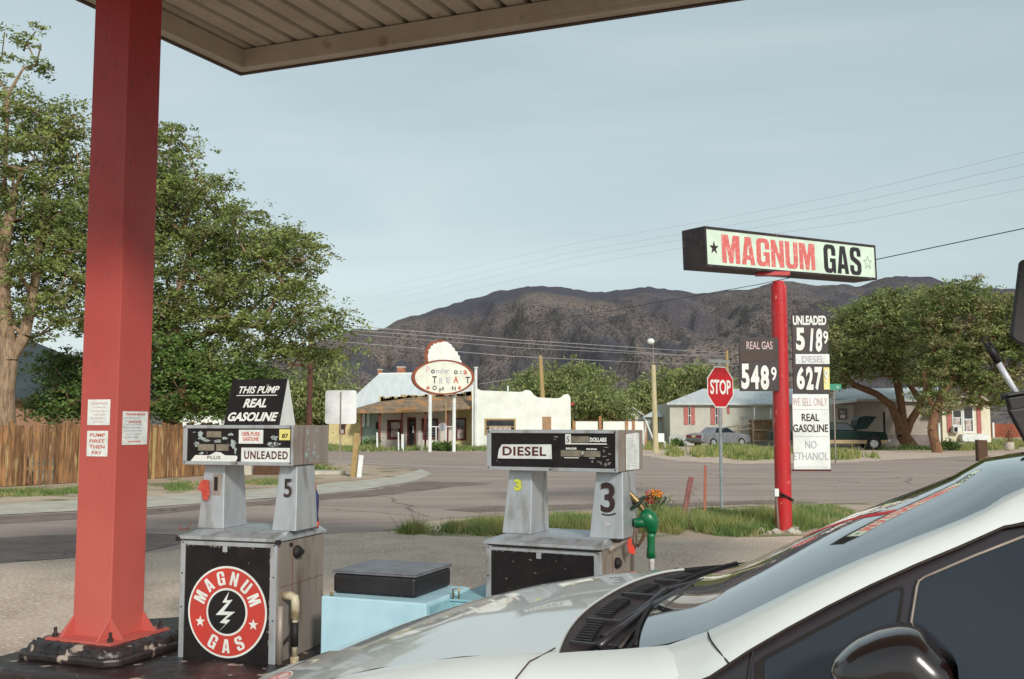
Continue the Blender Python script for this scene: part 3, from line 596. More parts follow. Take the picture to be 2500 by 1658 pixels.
o = bpy.data.objects.new('pad', me); scene.collection.objects.link(o); o.parent = pl
for f_ in me.polygons: f_.use_smooth = True
mb = MB(); mb.prism([(x_*.385+.0, y_*.375) for x_, y_ in [(1, .8), (.8, 1), (-.8, 1), (-1, .8), (-1, -.85), (-.85, -1), (.8, -1), (1, -.8)]], 0, .05, ax='z'); mb.build('footing', M_tar, pl, bevel=.015)
TI = R(17); ia = np.array([math.cos(TI), -math.sin(TI)]); ib = np.array([math.sin(TI), math.cos(TI)]); N0 = G(0, 1632, .22)[:2]
isl = []
for a_, b_ in [(-.12, .25), (-.02, .06), (.15, 0), (5.6, 0), (5.75, .15), (5.75, 1.5), (5.6, 1.65), (.2, 1.65), (.0, 1.5)]:
    q = N0+ia*(a_-.15)+ib*b_; isl.append((q[0], q[1]))
mb = MB(); mb.prism(isl, 0, .22, ax='z'); o = mb.build('pump_island', M_tar, bevel=.03); o['kind'] = 'structure'

# ---------------------------------------------------------------- gas pumps
def pump(label, loc, th, W, hz0, hz1, cab_top, zg, cw, cx0, ph, info):
    """local frame: x right along the header front, y into the pump, z up; origin header front-right corner on the ground"""
    t = thing('gas_pump', label, 'gas pump', (loc[0], loc[1], zg), rz=-th, group='old gas pumps on the island')
    z = lambda q: q-zg
    D = .46; H0, H1 = z(hz0), z(hz1); fr_ = .028
    hb = MB(); hb.box(-W, 0, .018, D, H0+.002, H1-.002); hb.build('header', M_steel2, t, bevel=.004)
    fb = MB(); fb.box(-W, 0, 0, .017, H0, H0+fr_*.8); fb.box(-W, 0, 0, .017, H1-fr_*.75, H1); fb.box(-W, -W+fr_, 0, .017, H0+fr_*.8, H1-fr_*.75); fb.box(-fr_*.5, 0, 0, .017, H0+fr_*.8, H1-fr_*.75)
    fb.build('header_frame', M_steel, t, bevel=.003)
    db = MB(); db.box(-W+fr_, -fr_*.5, .010, .0175, H0+fr_*.8, H1-fr_*.75); face = db.build('display_panel', M_black, t)
    # pedestals, tapering
    for (x0, x1, xb0, xb1) in ph:
        pb = MB(); y0, y1 = .09, .31
        pb.hexa([(xb0, y0-.03, z(cab_top)), (xb1, y0-.03, z(cab_top)), (xb1, y1+.02, z(cab_top)), (xb0, y1+.02, z(cab_top))], [(x0, y0, H0), (x1, y0, H0), (x1, y1, H0), (x0, y1, H0)])
        pb.build('pedestal', M_steel, t, bevel=.005)
    # cabinet
    ct = z(cab_top); x1 = cx0; x0 = cx0-cw; y0, y1 = -.10, .50
    cbm = MB(); cbm.box(x0+.012, x1-.012, y0+.03, y1, 0, ct-.055); cab = cbm.build('cabinet', M_steel2, t, bevel=.004)
    cf = MB(); cf.box(x0+.012, x0+.045, y0+.012, y0+.0295, 0, ct-.06); cf.box(x1-.055, x1-.012, y0+.012, y0+.0295, 0, ct-.06); cf.box(x0+.045, x1-.055, y0+.012, y0+.0295, ct-.085, ct-.06)
    cf.build('cabinet_frame', M_steel, t, bevel=.003)
    ft = MB(); ft.box(x0+.045, x1-.055, y0+.02, y0+.0298, 0, ct-.085); fp = ft.build('front_panel', M_black, t)
    cv = MB(); cv.hexa([(x0, y0, ct-.05), (x1, y0, ct-.05), (x1, y1+.01, ct-.05), (x0, y1+.01, ct-.05)], [(x0, y0, ct-.03), (x1, y0, ct-.03), (x1, y1+.01, ct-.03), (x0, y1+.01, ct-.03)])
    cv.hexa([(x0+.005, y0+.005, ct-.03), (x1-.005, y0+.005, ct-.03), (x1-.005, y1, ct-.03), (x0+.005, y1, ct-.03)], [(x0+.08, y0+.09, ct), (x1-.02, y0+.09, ct), (x1-.02, y1-.05, ct), (x0+.08, y1-.05, ct)])
    cv.build('cabinet_cover', M_steel, t, bevel=.003)
    sm_ = MB(); sm_.box(.0005, .0015, .135, .139, H0+.004, H1-.004); sm_.box(x1-.0118, x1-.0105, y0+.2, y0+.204, .02, ct-.06); sm_.box(x1-.0118, x1-.0105, y0+.06, y1-.02, ct-.32, ct-.317); sm_.build('seam', M_rust, t)
    sc_ = MB()
    for xx, yy, zz in [(-W+.014, 0, H0+.014), (-.014, 0, H0+.014), (-W+.014, 0, H1-.012), (-.014, 0, H1-.012), (-W/2, 0, H0+.012), (x0+.028, y0+.012, .5), (x0+.028, y0+.012, .3), (x1-.03, y0+.012, .5), (x1-.03, y0+.012, .25), (x0+.028, y0+.012, ct-.07), (x1-.03, y0+.012, ct-.07)]: sc_.lathe([(.005, -.002), (.005, 0)], (xx, yy, zz), 8, 'y')
    sc_.build('screws', M_shade, t)
    lt = MB(); xm = (x0+x1)/2-.02; lt.box(xm-.015, xm+.015, y0+.008, y0+.0195, ct-.12, ct-.085); lt.build('latch', M_steel, t, bevel=.003)
    return t, face, fp, (x0, x1, y0, y1, ct, H0, H1)
# pump 5 (unleaded)
zg = .22
q = P(714, 1100, 6.0); z1_, z0_ = P(714, 1038, 6)[2], P(716, 1138, 6)[2]; cabt = P(685, 1312, 5.88)[2]; W5 = .765
ph5 = [(-.665, -.52, -.685, -.50), (-.135, -.015, -.165, .0)]
t5, face5, fp5, g5 = pump('gas pump number 5 marked UNLEADED with the round emblem on its cabinet', q, R(17), W5, z0_, z1_, cabt+.015, zg, .68, -.03, ph5, None)
x0, x1, y0, y1, ct, H0, H1 = g5; HH = H1-H0
hx = lambda p: -W5+(p-265)/1375*W5
hz = lambda p: H0+(1232-p)/495*HH
def dec(parent, rects, m, name, y=.010, th=.0012, bev=0):
    mb = MB()
    for a_, b_, c_, d_ in rects: mb.box(min(a_, b_), max(a_, b_), y-th, y-.0002, min(c_, d_), max(c_, d_))
    return mb.build(name, m, parent, bevel=bev)
dec(t5, [(hx(560), hx(745), hz(815), hz(890)), (hx(455), hx(660), hz(975), hz(1055)), (hx(685), hx(840), hz(975), hz(1055))], M_lcd, 'counter_window', th=.003)
dec(t5, [(hx(1005), hx(1600), hz(1015), hz(1186))], M_paper, 'grade_sign', th=.004)
dec(t5, [(hx(970), hx(1270), hz(795), hz(965))], M_paper, 'sticker', th=.004)
dec(t5, [(hx(1470), hx(1600), hz(788), hz(920))], M_sticker_y, 'octane_sticker', th=.004)
mb = MB(); mb.prism([(hx(360), hz(1186)), (hx(935), hz(1186)), (hx(955), hz(1150)), (hx(950), hz(1115)), (hx(800), hz(1112)), (hx(740), hz(1075)), (hx(680), hz(1070)), (hx(600), hz(1112)), (hx(420), hz(1112))], .0085, .0098); mb.build('sticker', M_wl, t5)
mb = MB()
for cx_, cz_, rx_, rz_ in [(480, 850, 40, 50), (430, 970, 40, 45), (560, 930, 60, 20), (700, 935, 70, 28), (790, 900, 50, 30), (900, 960, 45, 75), (925, 1050, 22, 60), (500, 1090, 40, 20), (860, 850, 50, 22), (500, 905, 60, 20), (1410, 890, 50, 40), (1410, 975, 100, 38), (1350, 960, 40, 35), (400, 825, 30, 8)]:
    blotch(mb, hx(cx_), hz(cz_), rx_/1375*W5, rz_/495*HH, .0096, jit=.6)
mb.build('paint_wear', mat('worn_pale', (168, 182, 182), (120, 124, 122), scale=30, rough=.7), t5)
lettering(t5, [('UNLEADED', (hx(1045)+hx(1580))/2, hz(1104), hx(1580)-hx(1045), hz(1056)-hz(1154), dict(y=.0055, bold=.02, spacing=1.15))], M_inkb)
lettering(t5, [('PLUS', hx(660), hz(1140), hx(745)-hx(580), hz(1120)-hz(1160), dict(y=.0083, spacing=1.1)), ('AR', hx(1418), hz(975), .065, .034, dict(y=.0083)), ('5', hx(530), hz(875), .016, .024, dict(y=.0085)), ('87', hx(1542), hz(868), .042, .026, dict(y=.0055, bold=.02))], M_ink)
lettering(t5, [('100% PURE', hx(1120), hz(845), .125, .024, dict(y=.0055, bold=.01)), ('GASOLINE', hx(1120), hz(905), .11, .024, dict(y=.0055, bold=.01))], M_inkr)
# side scrapes on the header (right side faces +x)
sx = lambda p: (p[1]+.001, p[0], p[2])
mb = MB()
for cy_, cz_, ry_, rz_ in [(.18, .2, .02, .03), (.3, .21, .02, .02), (.19, .11, .015, .05), (.27, .11, .012, .04), (.17, .06, .025, .035), (.26, .07, .03, .03), (.22, .035, .03, .02), (.31, .045, .03, .02)]:
    blotch(mb, cy_, H0+cz_, ry_, rz_*.8, 0, jit=.6, frame=sx)
mb.build('scrape', mat('worn_pale', None), t5)
pz = lambda p: ct+(612-p)/(612-210)*(H0-ct)
lettering(t5, [('5', -.068, pz(350), .052, (pz(295)-pz(410))*1.0, dict(y=.072, bold=.01))], M_ink, 'pump_number')
mb = MB(); mb.box(-.592, -.535, .072, .08, pz(405), pz(268)); cr = mb.build('card_slot', M_steel2, t5, bevel=.004); mb = MB(); mb.box(-.580, -.556, .069, .0725, pz(375), pz(288)); mb.build('slot', M_shade, cr)
mb = MB(); mb.prism([(-.675, pz(330)), (-.655, pz(305)), (-.612, pz(310)), (-.605, pz(400)), (-.62, pz(440)), (-.65, pz(430)), (-.66, pz(380)), (-.685, pz(370))], .05, .066); o = mb.build('holder', mat('red_plastic', (196, 84, 68), (176, 66, 54), scale=20, rough=.7), t5, bevel=.004); o['label'] = 'broken red plastic bracket'
# emblem
mb_ = MB(); ecx, ecz, er = (x0+x1)/2-.0, P(555, 1502, 5.93)[2]-zg, .268
def disc(parent, name, m, cx, cz, r, yy, th=.0012, n=48):
    mb = MB(); mb.prism([(cx+r*math.cos(2*math.pi*k/n), cz+r*math.sin(2*math.pi*k/n)) for k in range(n)], yy-th, yy); return mb.build(name, m, parent)
ye = y0+.02
em = disc(fp5, 'emblem', M_redp, ecx, ecz, er*.955, ye-.002)
disc(fp5, 'emblem_rim', M_wl, ecx, ecz, er, ye-.0005); disc(fp5, 'emblem_ring', M_wl, ecx, ecz, er*.52, ye-.0034, .001); disc(fp5, 'emblem_centre', mat('emblem_black', (22, 20, 22), rough=.5), ecx, ecz, er*.475, ye-.0046, .001)
mb = MB(); rt = er*.74
for i, ch in enumerate('MAGNUM'):
    a_ = R(-66+i*26.5); block(mb, ch, ecx+rt*math.sin(a_), ecz+rt*math.cos(a_), .05 if ch != 'M' else .06, .08, ye-.0034, -a_)
for i, ch in enumerate('GAS'):
    a_ = R(-27+i*27); block(mb, ch, ecx+rt*math.sin(a_), ecz-rt*math.cos(a_), .052, .08, ye-.0034, a_)
mb.prism(star(ecx-rt*.98*math.cos(R(22)), ecz-rt*math.sin(R(19)), .034), ye-.005, ye-.0034); mb.prism(star(ecx+rt*.98*math.cos(R(22)), ecz-rt*math.sin(R(19)), .034), ye-.005, ye-.0034)
mb.build('lettering', M_wl, fp5, fix=False)
bolt = [(10, 115), (-32, 40), (-5, 40), (-52, -22), (2, -18), (-28, -62), (0, -62), (-40, -118), (48, -45), (12, -45), (42, 0), (-10, 4), (40, 58), (2, 60), (28, 82), (6, 82)]
bolt = [(14, 118), (-30, 52), (2, 54), (-72, -20), (8, -16), (-44, -62), (-2, -66), (-58, -122), (26, -44), (-6, -42), (56, 4), (-20, 2), (38, 72), (-2, 66)]
mb = MB(); mb.prism([(ecx+a_*er/240*.92, ecz+b_*er/240*.92) for a_, b_ in bolt], ye-.0064, ye-.0048); mb.build('lightning_bolt', M_wl, fp5)
mb = MB()
for k in range(26):
    blotch(mb, random.uniform(x0+.05, x1-.06), random.uniform(.1, ct-.09) if k % 2 else ct-.09, random.uniform(.002, .014), random.uniform(.002, .008), ye-.0002, n=7, jit=.7)
for k in range(14): blotch(mb, x1-.058, random.uniform(.1, ct-.1), .006, random.uniform(.006, .03), ye-.0002, n=7, jit=.7)
mb.build('paint_chips', M_steel2, t5)
# side fittings on pump 5 (pipe, knob, nozzle)
mb = MB(); xs = x1-.012; mb.lathe([(.036, 0), (.04, .012), (.03, .03), (.016, .034), (.016, .05)], (xs, y0+.24, ct-.13), 14, 'x'); mb.lathe([(.012, 0), (.012, .012)], (xs, y0+.17, ct-.08), 10, 'x'); mb.build('lock', M_rubber, t5, smooth=False)
mb = MB(); mb.tube([(xs, y0+.10, ct-.37), (xs+.05, y0+.10, ct-.37), (xs+.075, y0+.10, ct-.38), (xs+.08, y0+.10, ct-.41), (xs+.08, y0+.10, ct-.5)], .026, 12); mb.tube([(xs+.08, y0+.10, ct-.5), (xs+.08, y0+.10, ct-.72)], .017, 10); mb.tube([(xs+.08, y0+.10, ct-.72), (xs+.08, y0+.1, ct-.8)], .026, 10); mb.tube([(xs+.08, y0+.10, ct-.8), (xs+.08, y0+.1, 0)], .022, 10)
mb.build('pipe', mat('old_white_pipe', (196, 186, 160), (150, 128, 96), scale=20, rough=.5), t5, smooth=True)
mb = MB(); mb.tube([(xs+.08, y0+.10, ct-.52), (xs+.08, y0+.10, ct-.66)], .021, 10); mb.tube([(xs+.015, y0+.05, ct-.66), (xs+.05, y0+.08, ct-.6), (xs+.08, y0+.12, ct-.57)], .007, 6); mb.build('hose', M_rubber, t5, smooth=True)
mb = MB(); mb.tube([(xs+.015, y0+.04, ct-.42), (xs+.015, y0+.04, 0)], .02, 10); mb.build('conduit', M_steel2, t5, smooth=True)
wq = lambda px, py, Y=6.35: P(px/2.613, 1058+py/2.613, Y)
mb = MB(); mb.tube([wq(2000, 305), wq(2003, 370)], [.014, .018], 10); mb.tube([wq(2022, 560), wq(2015, 605)], [.018, .015], 8); nz5 = mb.build('nozzle_tip', mat('red_plastic', None), t5, world=True, smooth=True)
mb = MB(); mb.tube([wq(2003, 365), wq(2008, 400), wq(2010, 460), wq(2016, 520), wq(2024, 580)], [.018, .026, .024, .013, .012], 10); mb.tube([wq(2000, 440), wq(1998, 520), wq(2002, 590), wq(2020, 600)], .009, 6); mb.build('nozzle', mat('blue_plastic', (52, 54, 104), (40, 40, 84), rough=.5), t5, world=True, smooth=True)
# corner bumpers
for xx in (x0, x1):
    mb = MB(); mb.box(xx-.014, xx+.014, y0-.008, y0+.02, ct-.062, ct-.035); mb.build('corner_cap', M_rubber, t5, bevel=.004)
# pump 3 (diesel)
Y3 = 5.75; q = P(1507, 1100, Y3); W3 = .845; z1_, z0_ = P(1507, 1050, Y3)[2], P(1507, 1154.5, Y3)[2]; cabt = P(1485, 1338, Y3-.1)[2]
ph3 = [(-.735, -.58, -.77, -.575), (-.165, -.0, -.20, .01)]
t3, face3, fp3, g3 = pump('gas pump number 3 marked DIESEL with a green nozzle on its side', q, R(26), W3, z0_, z1_, cabt+.03, zg, .755, -.06, ph3, None)
x0, x1, y0, y1, ct, H0, H1 = g3; HH = H1-H0
hx = lambda p: -W3+(p-15)/1580*W3
def hz(p, x=None):
    f_ = .5 if x is None else (x-15)/1580
    return H0+((570+38*f_)-p)/(495+22*f_)*HH
dec(t3, [(hx(1055), hx(1265), hz(165, 1150), hz(240, 1150)), (hx(930), hx(1170), hz(335, 1050), hz(410, 1050)), (hx(1200), hx(1395), hz(345, 1300), hz(415, 1300))], M_lcd, 'counter_window', th=.003)
mb = MB(); mb.prism([(hx(150), hz(430, 150)), (hx(165), hz(320, 165)), (hx(205), hz(258, 205)), (hx(815), hz(262, 815)), (hx(822), hz(440, 822))], .006, .0098); mb.build('grade_sign', M_paper, t3)
lettering(t3, [('DIESEL', (hx(215)+hx(755))/2, hz(343, 480), hx(755)-hx(215), .055, dict(y=.0058, bold=.025, spacing=1.1))], M_inkb)
dec(t3, [(hx(985), hx(1050), hz(135, 1000), hz(262, 1000))], M_paper, 'sticker', th=.003, bev=.0)
lettering(t3, [('S', hx(1018), hz(200, 1018), .018, .036, dict(y=.0068))], M_ink)
lettering(t3, [('DOLLARS', hx(1370), hz(208, 1370), .103, .026, dict(y=.0098, bold=.05)), ('GALLONS', hx(1052), hz(313, 1052), .068, .012, dict(y=.0098, bold=.05)), ('PRICE/GAL', hx(1295), hz(322, 1295), .068, .01, dict(y=.0098, bold=.05)), ('$', hx(1187), hz(375, 1187), .012, .03, dict(y=.0098, bold=.04))], M_wl)
dec(t3, [(hx(1050), hx(1470), hz(250, 1250), hz(264, 1250)), (hx(970), hx(1140), hz(420, 1050), hz(430, 1050)), (hx(1265), hx(1330), hz(427, 1300), hz(434, 1300))], M_wl, 'printed_line')
mb = MB()
for cx_, cz_, rx_, rz_ in [(870, 170, 45, 18), (855, 200, 22, 14), (1460, 300, 50, 14), (1440, 350, 18, 30), (1500, 380, 26, 22), (1450, 410, 40, 14), (1300, 470, 26, 24), (1400, 490, 40, 30), (1450, 505, 40, 40), (1500, 500, 30, 34), (1480, 455, 40, 14), (140, 460, 14, 20), (175, 485, 8, 8), (1370, 470, 20, 20)]:
    blotch(mb, hx(cx_), hz(cz_, cx_), rx_/1580*W3*.8, rz_/495*HH*.8, .0097, jit=.75, n=11)
mb.build('paint_wear', mat('scratch_grey', (112, 104, 100), (150, 146, 140), scale=60, rough=.7), t3)
mb = MB(); mb.prism([(.145, H0+.01), (.38, H0+.006), (.385, H1-.02), (.33, H1-.018), (.145, H1-.026)], .0005, .002, ax='x'); pp = mb.build('notice', M_paper, t3)
mb = MB()
for k in range(14): mb.box(.002, .0028, .17, .17+random.uniform(.08, .18), H0+.03+k*.0125, H0+.033+k*.0125)
mb.build('lettering', M_faint, t3)
pz = lambda p: ct+(1380-p)/(1380-620)*(H0-ct)
lettering(t3, [('3', -.088, pz(915), .088, (pz(740)-pz(1090)), dict(y=.073, bold=.02))], M_ink, 'pump_number')
mb = MB()
for k in range(7):
    a_ = R(-30+k*13); mb.box(-.088+.06*math.sin(a_)-.006, -.088+.06*math.sin(a_)+.006, .0665, .068, pz(1105)+.01-.03*math.cos(a_)+.012, pz(1105)+.018-.03*math.cos(a_)+.012)
mb.build('ink_smear', M_ink, t3)
lettering(t3, [('3', -.67, pz(800), .05, .07, dict(y=.077, bold=.06))], mat('yellow_chalk', (214, 214, 76), (190, 196, 80), rough=.8), 'sticker_number')
mb = MB(); blotch(mb, -.085, pz(1215), .03, .018, .063, jit=.5); mb.build('scratch', M_faint, t3)
mb = MB()
for k in range(40): blotch(mb, random.uniform(x0+.05, x1-.06), random.uniform(ct-.5, ct-.09) if k % 2 else ct-.088, random.uniform(.002, .02), random.uniform(.001, .006), y0+.0198, n=7, jit=.7)
mb.build('paint_chips', M_steel2, t3)
mb = MB(); mb.box(x0+.06, x1-.03, y0+.002, y0+.03, ct-.062, ct-.052); mb.build('gap', M_shade, t3)
# nozzle of pump 3, drawn in the plane beside the right pedestal
Yn = 5.95; wn = lambda px, py, Y=Yn: P(1450+px/5.6, 1150+py/5.6, Y)
mb = MB(); mb.hexa([wn(375, 470, Yn-.03), wn(440, 465, Yn-.03), wn(440, 465, Yn+.03), wn(375, 470, Yn+.03)], [wn(378, 95, Yn-.03), wn(442, 95, Yn-.03), wn(442, 95, Yn+.03), wn(378, 95, Yn+.03)]); mb.build('nozzle_boot', mat('tan_metal', (176, 158, 120), (150, 126, 90), rough=.6), t3, world=True, bevel=.003)
mb = MB(); pts = [(405, 240), (450, 275), (490, 310), (540, 365), (590, 415), (640, 490), (690, 560)]; mb.tube([wn(*p_) for p_ in pts], [.011, .011, .015, .015, .015, .016, .016], 10)
for k in range(6): a_ = k/5; p_ = (485+a_*105, 305+a_*110); mb.tube([wn(p_[0]-5, p_[1]-6), wn(p_[0]+5, p_[1]+6)], .02, 10)
mb.build('spout', M_brass, t3, world=True, smooth=False)
ctr = Vector(wn(588, 437)); ax_ = (Vector(wn(700, 560))-Vector(wn(490, 310))).normalized(); mb = MB(); mb.tube([ctr-ax_*.006, ctr+ax_*.006, ctr+ax_*.02], [.06, .066, .02], 20); mb.build('splash_guard', M_dkgreen, t3, world=True)
mb = MB()
mb.tube([wn(655, 555), wn(700, 590), wn(750, 650), wn(785, 730), wn(795, 800), wn(790, 850)], [.026, .044, .052, .047, .034, .026], 14)
mb.tube([wn(545, 715), wn(600, 705), wn(680, 700), wn(740, 700)], [.028, .03, .034, .03], 12)
mb.tube([wn(790, 845), wn(783, 900), wn(782, 1020), wn(780, 1100), wn(780, 1185)], [.026, .024, .022, .026, .027], 12)
mb.build('nozzle', M_green, t3, world=True, smooth=True)
mb = MB(); mb.tube([wn(785, 1185), wn(788, 1240), wn(790, 1375), wn(795, 1600), wn(700, 2100), wn(400, 2300)], [.018, .017, .016, .015, .015, .015], 10); mb.build('hose', mat('white_hose', (200, 200, 196), (150, 140, 130), scale=20), t3, world=True, smooth=True)
mb = MB(); mb.tube([wn(560, 775), wn(545, 860), wn(535, 960), wn(560, 1030)], .005, 6); mb.tube([wn(600, 780), wn(650, 820), wn(690, 880), wn(640, 970), wn(590, 1040)], [.006, .007, .01, .01, .008], 7); mb.tube([wn(620, 790), wn(575, 850), wn(585, 960), wn(560, 1060)], .005, 6); mb.build('trigger', M_barkd, t3, world=True, smooth=True)
mb = MB(); q_ = [wn(450, 990), wn(570, 1025), wn(560, 1140), wn(480, 1120)]; mb.add(list(q_)+[q+np.array([0, .012, 0]) for q in q_], [(0, 1, 2, 3), (7, 6, 5, 4), (0, 4, 5, 1), (1, 5, 6, 2), (2, 6, 7, 3), (3, 7, 4, 0)])
q_ = [wn(445, 900), wn(510, 895), wn(520, 1000), wn(460, 985)]; mb.add(list(q_)+[q+np.array([0, .012, 0]) for q in q_], [(0, 1, 2, 3), (7, 6, 5, 4), (0, 4, 5, 1), (1, 5, 6, 2), (2, 6, 7, 3), (3, 7, 4, 0)])
mb.build('warning_tag', mat('orange_red', (222, 62, 36), (200, 60, 44), rough=.5), t3, world=True)
mb = MB(); mb.tube([wn(185, 1085, Yn-.12), wn(260, 1040, Yn-.1), wn(400, 960, Yn-.04), wn(450, 925, Yn)], [.025, .022, .016, .014], 8); mb.tube([wn(405, 870), wn(430, 960)], .016, 8); mb.build('bracket', M_steel2, t3, world=True)
mb = MB(); mb.lathe([(.03, 0), (.034, .015), (.02, .03)], tuple(np.array([x1-.012, y0+.26, ct-.15])), 12, 'x'); mb.build('lock', M_rubber, t3)
# tent sign on pump 5
x0, x1, y0, y1, ct, H0, H1 = g5
th5 = FR[t5.name]
base = th5 @ Vector((-.302, .03, H1))
ts = thing('tent_sign', 'black folded tent sign reading THIS PUMP REAL GASOLINE on top of pump 5', 'sign', base, rz=-R(17))
wt, ht, dt = .385, .285, .3     # panel width, height, foot depth
mb = MB(); mb.prism([(0, 0), (.006, 0), (.085, ht), (dt, 0), (dt+.006, 0), (.088, ht+.006), (.082, ht+.006)], -wt/2, wt/2-.006, ax='x')
mb = MB(); mb.hexa([(-wt/2, 0, 0), (wt/2, 0, 0), (wt/2, .006, 0), (-wt/2, .006, 0)], [(-wt/2, .085, ht), (wt/2, .085, ht), (wt/2, .091, ht), (-wt/2, .091, ht)]); mb.build('front_face', M_black, ts)
mb = MB(); mb.hexa([(-wt/2, .19, 0), (wt/2, .19, 0), (wt/2, .196, 0), (-wt/2, .196, 0)], [(-wt/2, .092, ht), (wt/2, .092, ht), (wt/2, .098, ht), (-wt/2, .098, ht)]); mb.build('back_face', M_white, ts)
mb = MB(); mb.prism([(.004, 0), (.19, 0), (.09, ht-.004)], wt/2-.004, wt/2+.001, ax='x'); mb.build('side_face', M_white, ts)
sl = .085/ht; tf = lambda p: (p[0], p[2]*sl+p[1], p[2])
mb = MB(); put_text(mb, 'THIS PUMP', .01, ht*.765, wt*.73, .044, y=-.001, bold=.02, shear=.25, frame=tf); put_text(mb, 'REAL', .0, ht*.475, wt*.42, .054, y=-.001, bold=.035, shear=.25, frame=tf); put_text(mb, 'GASOLINE', .0, ht*.18, wt*.9, .055, y=-.001, bold=.035, shear=.25, frame=tf)
q_ = [tf(p_) for p_ in [(-wt*.37, -.0015, ht*.635), (wt*.37, -.0015, ht*.635), (wt*.37, -.0015, ht*.65), (-wt*.37, -.0015, ht*.65)]]; mb.add(q_, [(0, 1, 2, 3)])
mb.build('lettering', M_wl, ts, fix=False)
# rusty bracket on cabinet
b_ = th5 @ Vector((-.7, -.03, ct)); rb = thing('rusty_bracket', 'small rusty bracket lying on the cabinet of pump 5', 'bracket', b_, rz=.3)
mb = MB(); mb.box(-.045, .02, -.02, .02, 0, .003); mb.box(-.045, -.041, -.02, .02, .003, .03); mb.build('plate', M_rust, rb); mb = MB(); mb.hexa([(0, -.02, .003), (.004, -.02, .003), (.004, .02, .003), (0, .02, .003)], [(.03, -.02, .05), (.034, -.02, .05), (.034, .02, .045), (.03, .02, .045)]); mb.build('flap', M_rust, rb)

# ---------------------------------------------------------------- blue box with black lidded box
qb = P(784, 1455, 6.0); zt = qb[2]; br = P(1040, 1473, 5.75)
bx = thing('blue_cabinet', 'pale blue metal cabinet between the two pumps, behind the white car', 'cabinet', (qb[0], qb[1], .22), rz=math.atan2(br[1]-qb[1], br[0]-qb[0]))
L_ = math.hypot(br[0]-qb[0], br[1]-qb[1]); h_ = zt-.22
mb = MB(); mb.box(0, L_, 0, .62, 0, h_); mb.build('body', M_blue, bx, bevel=.008)
mb = MB(); mb.box(L_+.001, L_+.012, .02, .6, h_-.3, h_-.02); mb.build('side_door', M_blue2, bx, bevel=.004)
mb = MB(); mb.box(L_+.002, L_+.2, .3, .95, 0, h_-.035); mb.build('annex', M_blue2, bx, bevel=.008)
mb = MB(); mb.box(L_-.01, L_+.21, .29, .96, h_-.034, h_-.02); mb.build('annex_lid', M_blue2, bx, bevel=.004)
mb = MB(); mb.tube([(.06, .02, h_), (.06, .02, h_+.02)], .01, 8); mb.tube([(L_+.03, .3, h_-.02), (L_+.03, .3, h_+.035), (L_+.06, .32, h_+.04), (L_+.06, .32, h_-.02)], .006, 6); mb.build('hasp', M_brass, bx, smooth=True)
kb = P(812, 1454, 6.1); kr = P(1014, 1469, 5.9)
kx = thing('black_box', 'black plastic box with a flat lid standing on the blue cabinet', 'box', (kb[0], kb[1], zt+.001), rz=math.atan2(kr[1]-kb[1], kr[0]-kb[0]))
Lk = math.hypot(kr[0]-kb[0], kr[1]-kb[1]); Hk = .118
mb = MB(); mb.box(0, Lk, 0, .5, 0, Hk); mb.build('box_body', M_blackpl, kx, bevel=.02)
mb = MB(); mb.box(-.006, Lk+.006, -.006, .506, Hk+.001, Hk+.012); mb.box(-.002, Lk+.002, -.002, .502, Hk+.012, Hk+.02); mb.build('lid', mat('grey_lid', (120, 120, 126), (96, 94, 100), scale=8, rough=.45), kx, bevel=.004)

# ---------------------------------------------------------------- tall sign
YP = 15.4; pc = P(1912, 1200, YP); pr = .125
sg = thing('gas_station_sign', 'tall red pole sign reading MAGNUM GAS with fuel price boards on it', 'sign', (pc[0], pc[1], 0))
zt_ = P(1912, 690, YP)[2]; zj = P(1912, 697, YP)[2]
mb = MB(); mb.tube([(0, 0, 0), (0, 0, zj)], [pr*1.0, pr*.98], 24); mb.tube([(0, 0, zj), (0, 0, zt_+.02)], pr*.72, 20)
for vv in (735, 770, 1168): zz = P(1912, vv, YP)[2]; mb.tube([(0, 0, zz-.006), (0, 0, zz+.006)], pr*1.015, 24)
mb.build('pole', M_redpole, sg, smooth=False, bevel=.003)
A0 = P(1720, 551.7, 14.4); B0 = P(2137, 599, 16.9); d = B0-A0; Ls = math.hypot(d[0], d[1]); azs = math.atan2(d[1], d[0]); tilt = math.atan2(d[2], Ls)
hs = .597
sb = Matrix.Translation(Vector(A0)) @ Matrix.Rotation(azs, 4, 'Z') @ Matrix.Rotation(-tilt, 4, 'Y')
Ls = np.linalg.norm(d)
def sgn(name, m, fn, parent=sg, bevel=0):
    mb = MB(); fn(mb); mb.v = [tuple(sb @ Vector(p)) for p in mb.v]; return mb.build(name, m, parent, world=True, bevel=bevel)
M_sbox = mat('sign_box_black', (40, 32, 34), (56, 46, 46), scale=4, rough=.6, c3=(86, 74, 72), s3=8, lo3=.6, hi3=.7)
box_ = sgn('sign_box', M_sbox, lambda m: m.box(0, Ls, .022, .46, -hs, 0), bevel=.004)
def rim(m):
    m.box(0, Ls, 0, .021, -.04, 0); m.box(0, Ls, 0, .021, -hs, -hs+.035); m.box(0, .035, 0, .021, -hs+.035, -.04); m.box(Ls-.035, Ls, 0, .021, -hs+.035, -.04)
sgn('sign_rim', M_sbox, rim, box_)
sgn('sign_panel', M_sign_w, lambda m: m.box(.035, Ls-.035, .008, .0215, -hs+.035, -.04), box_)
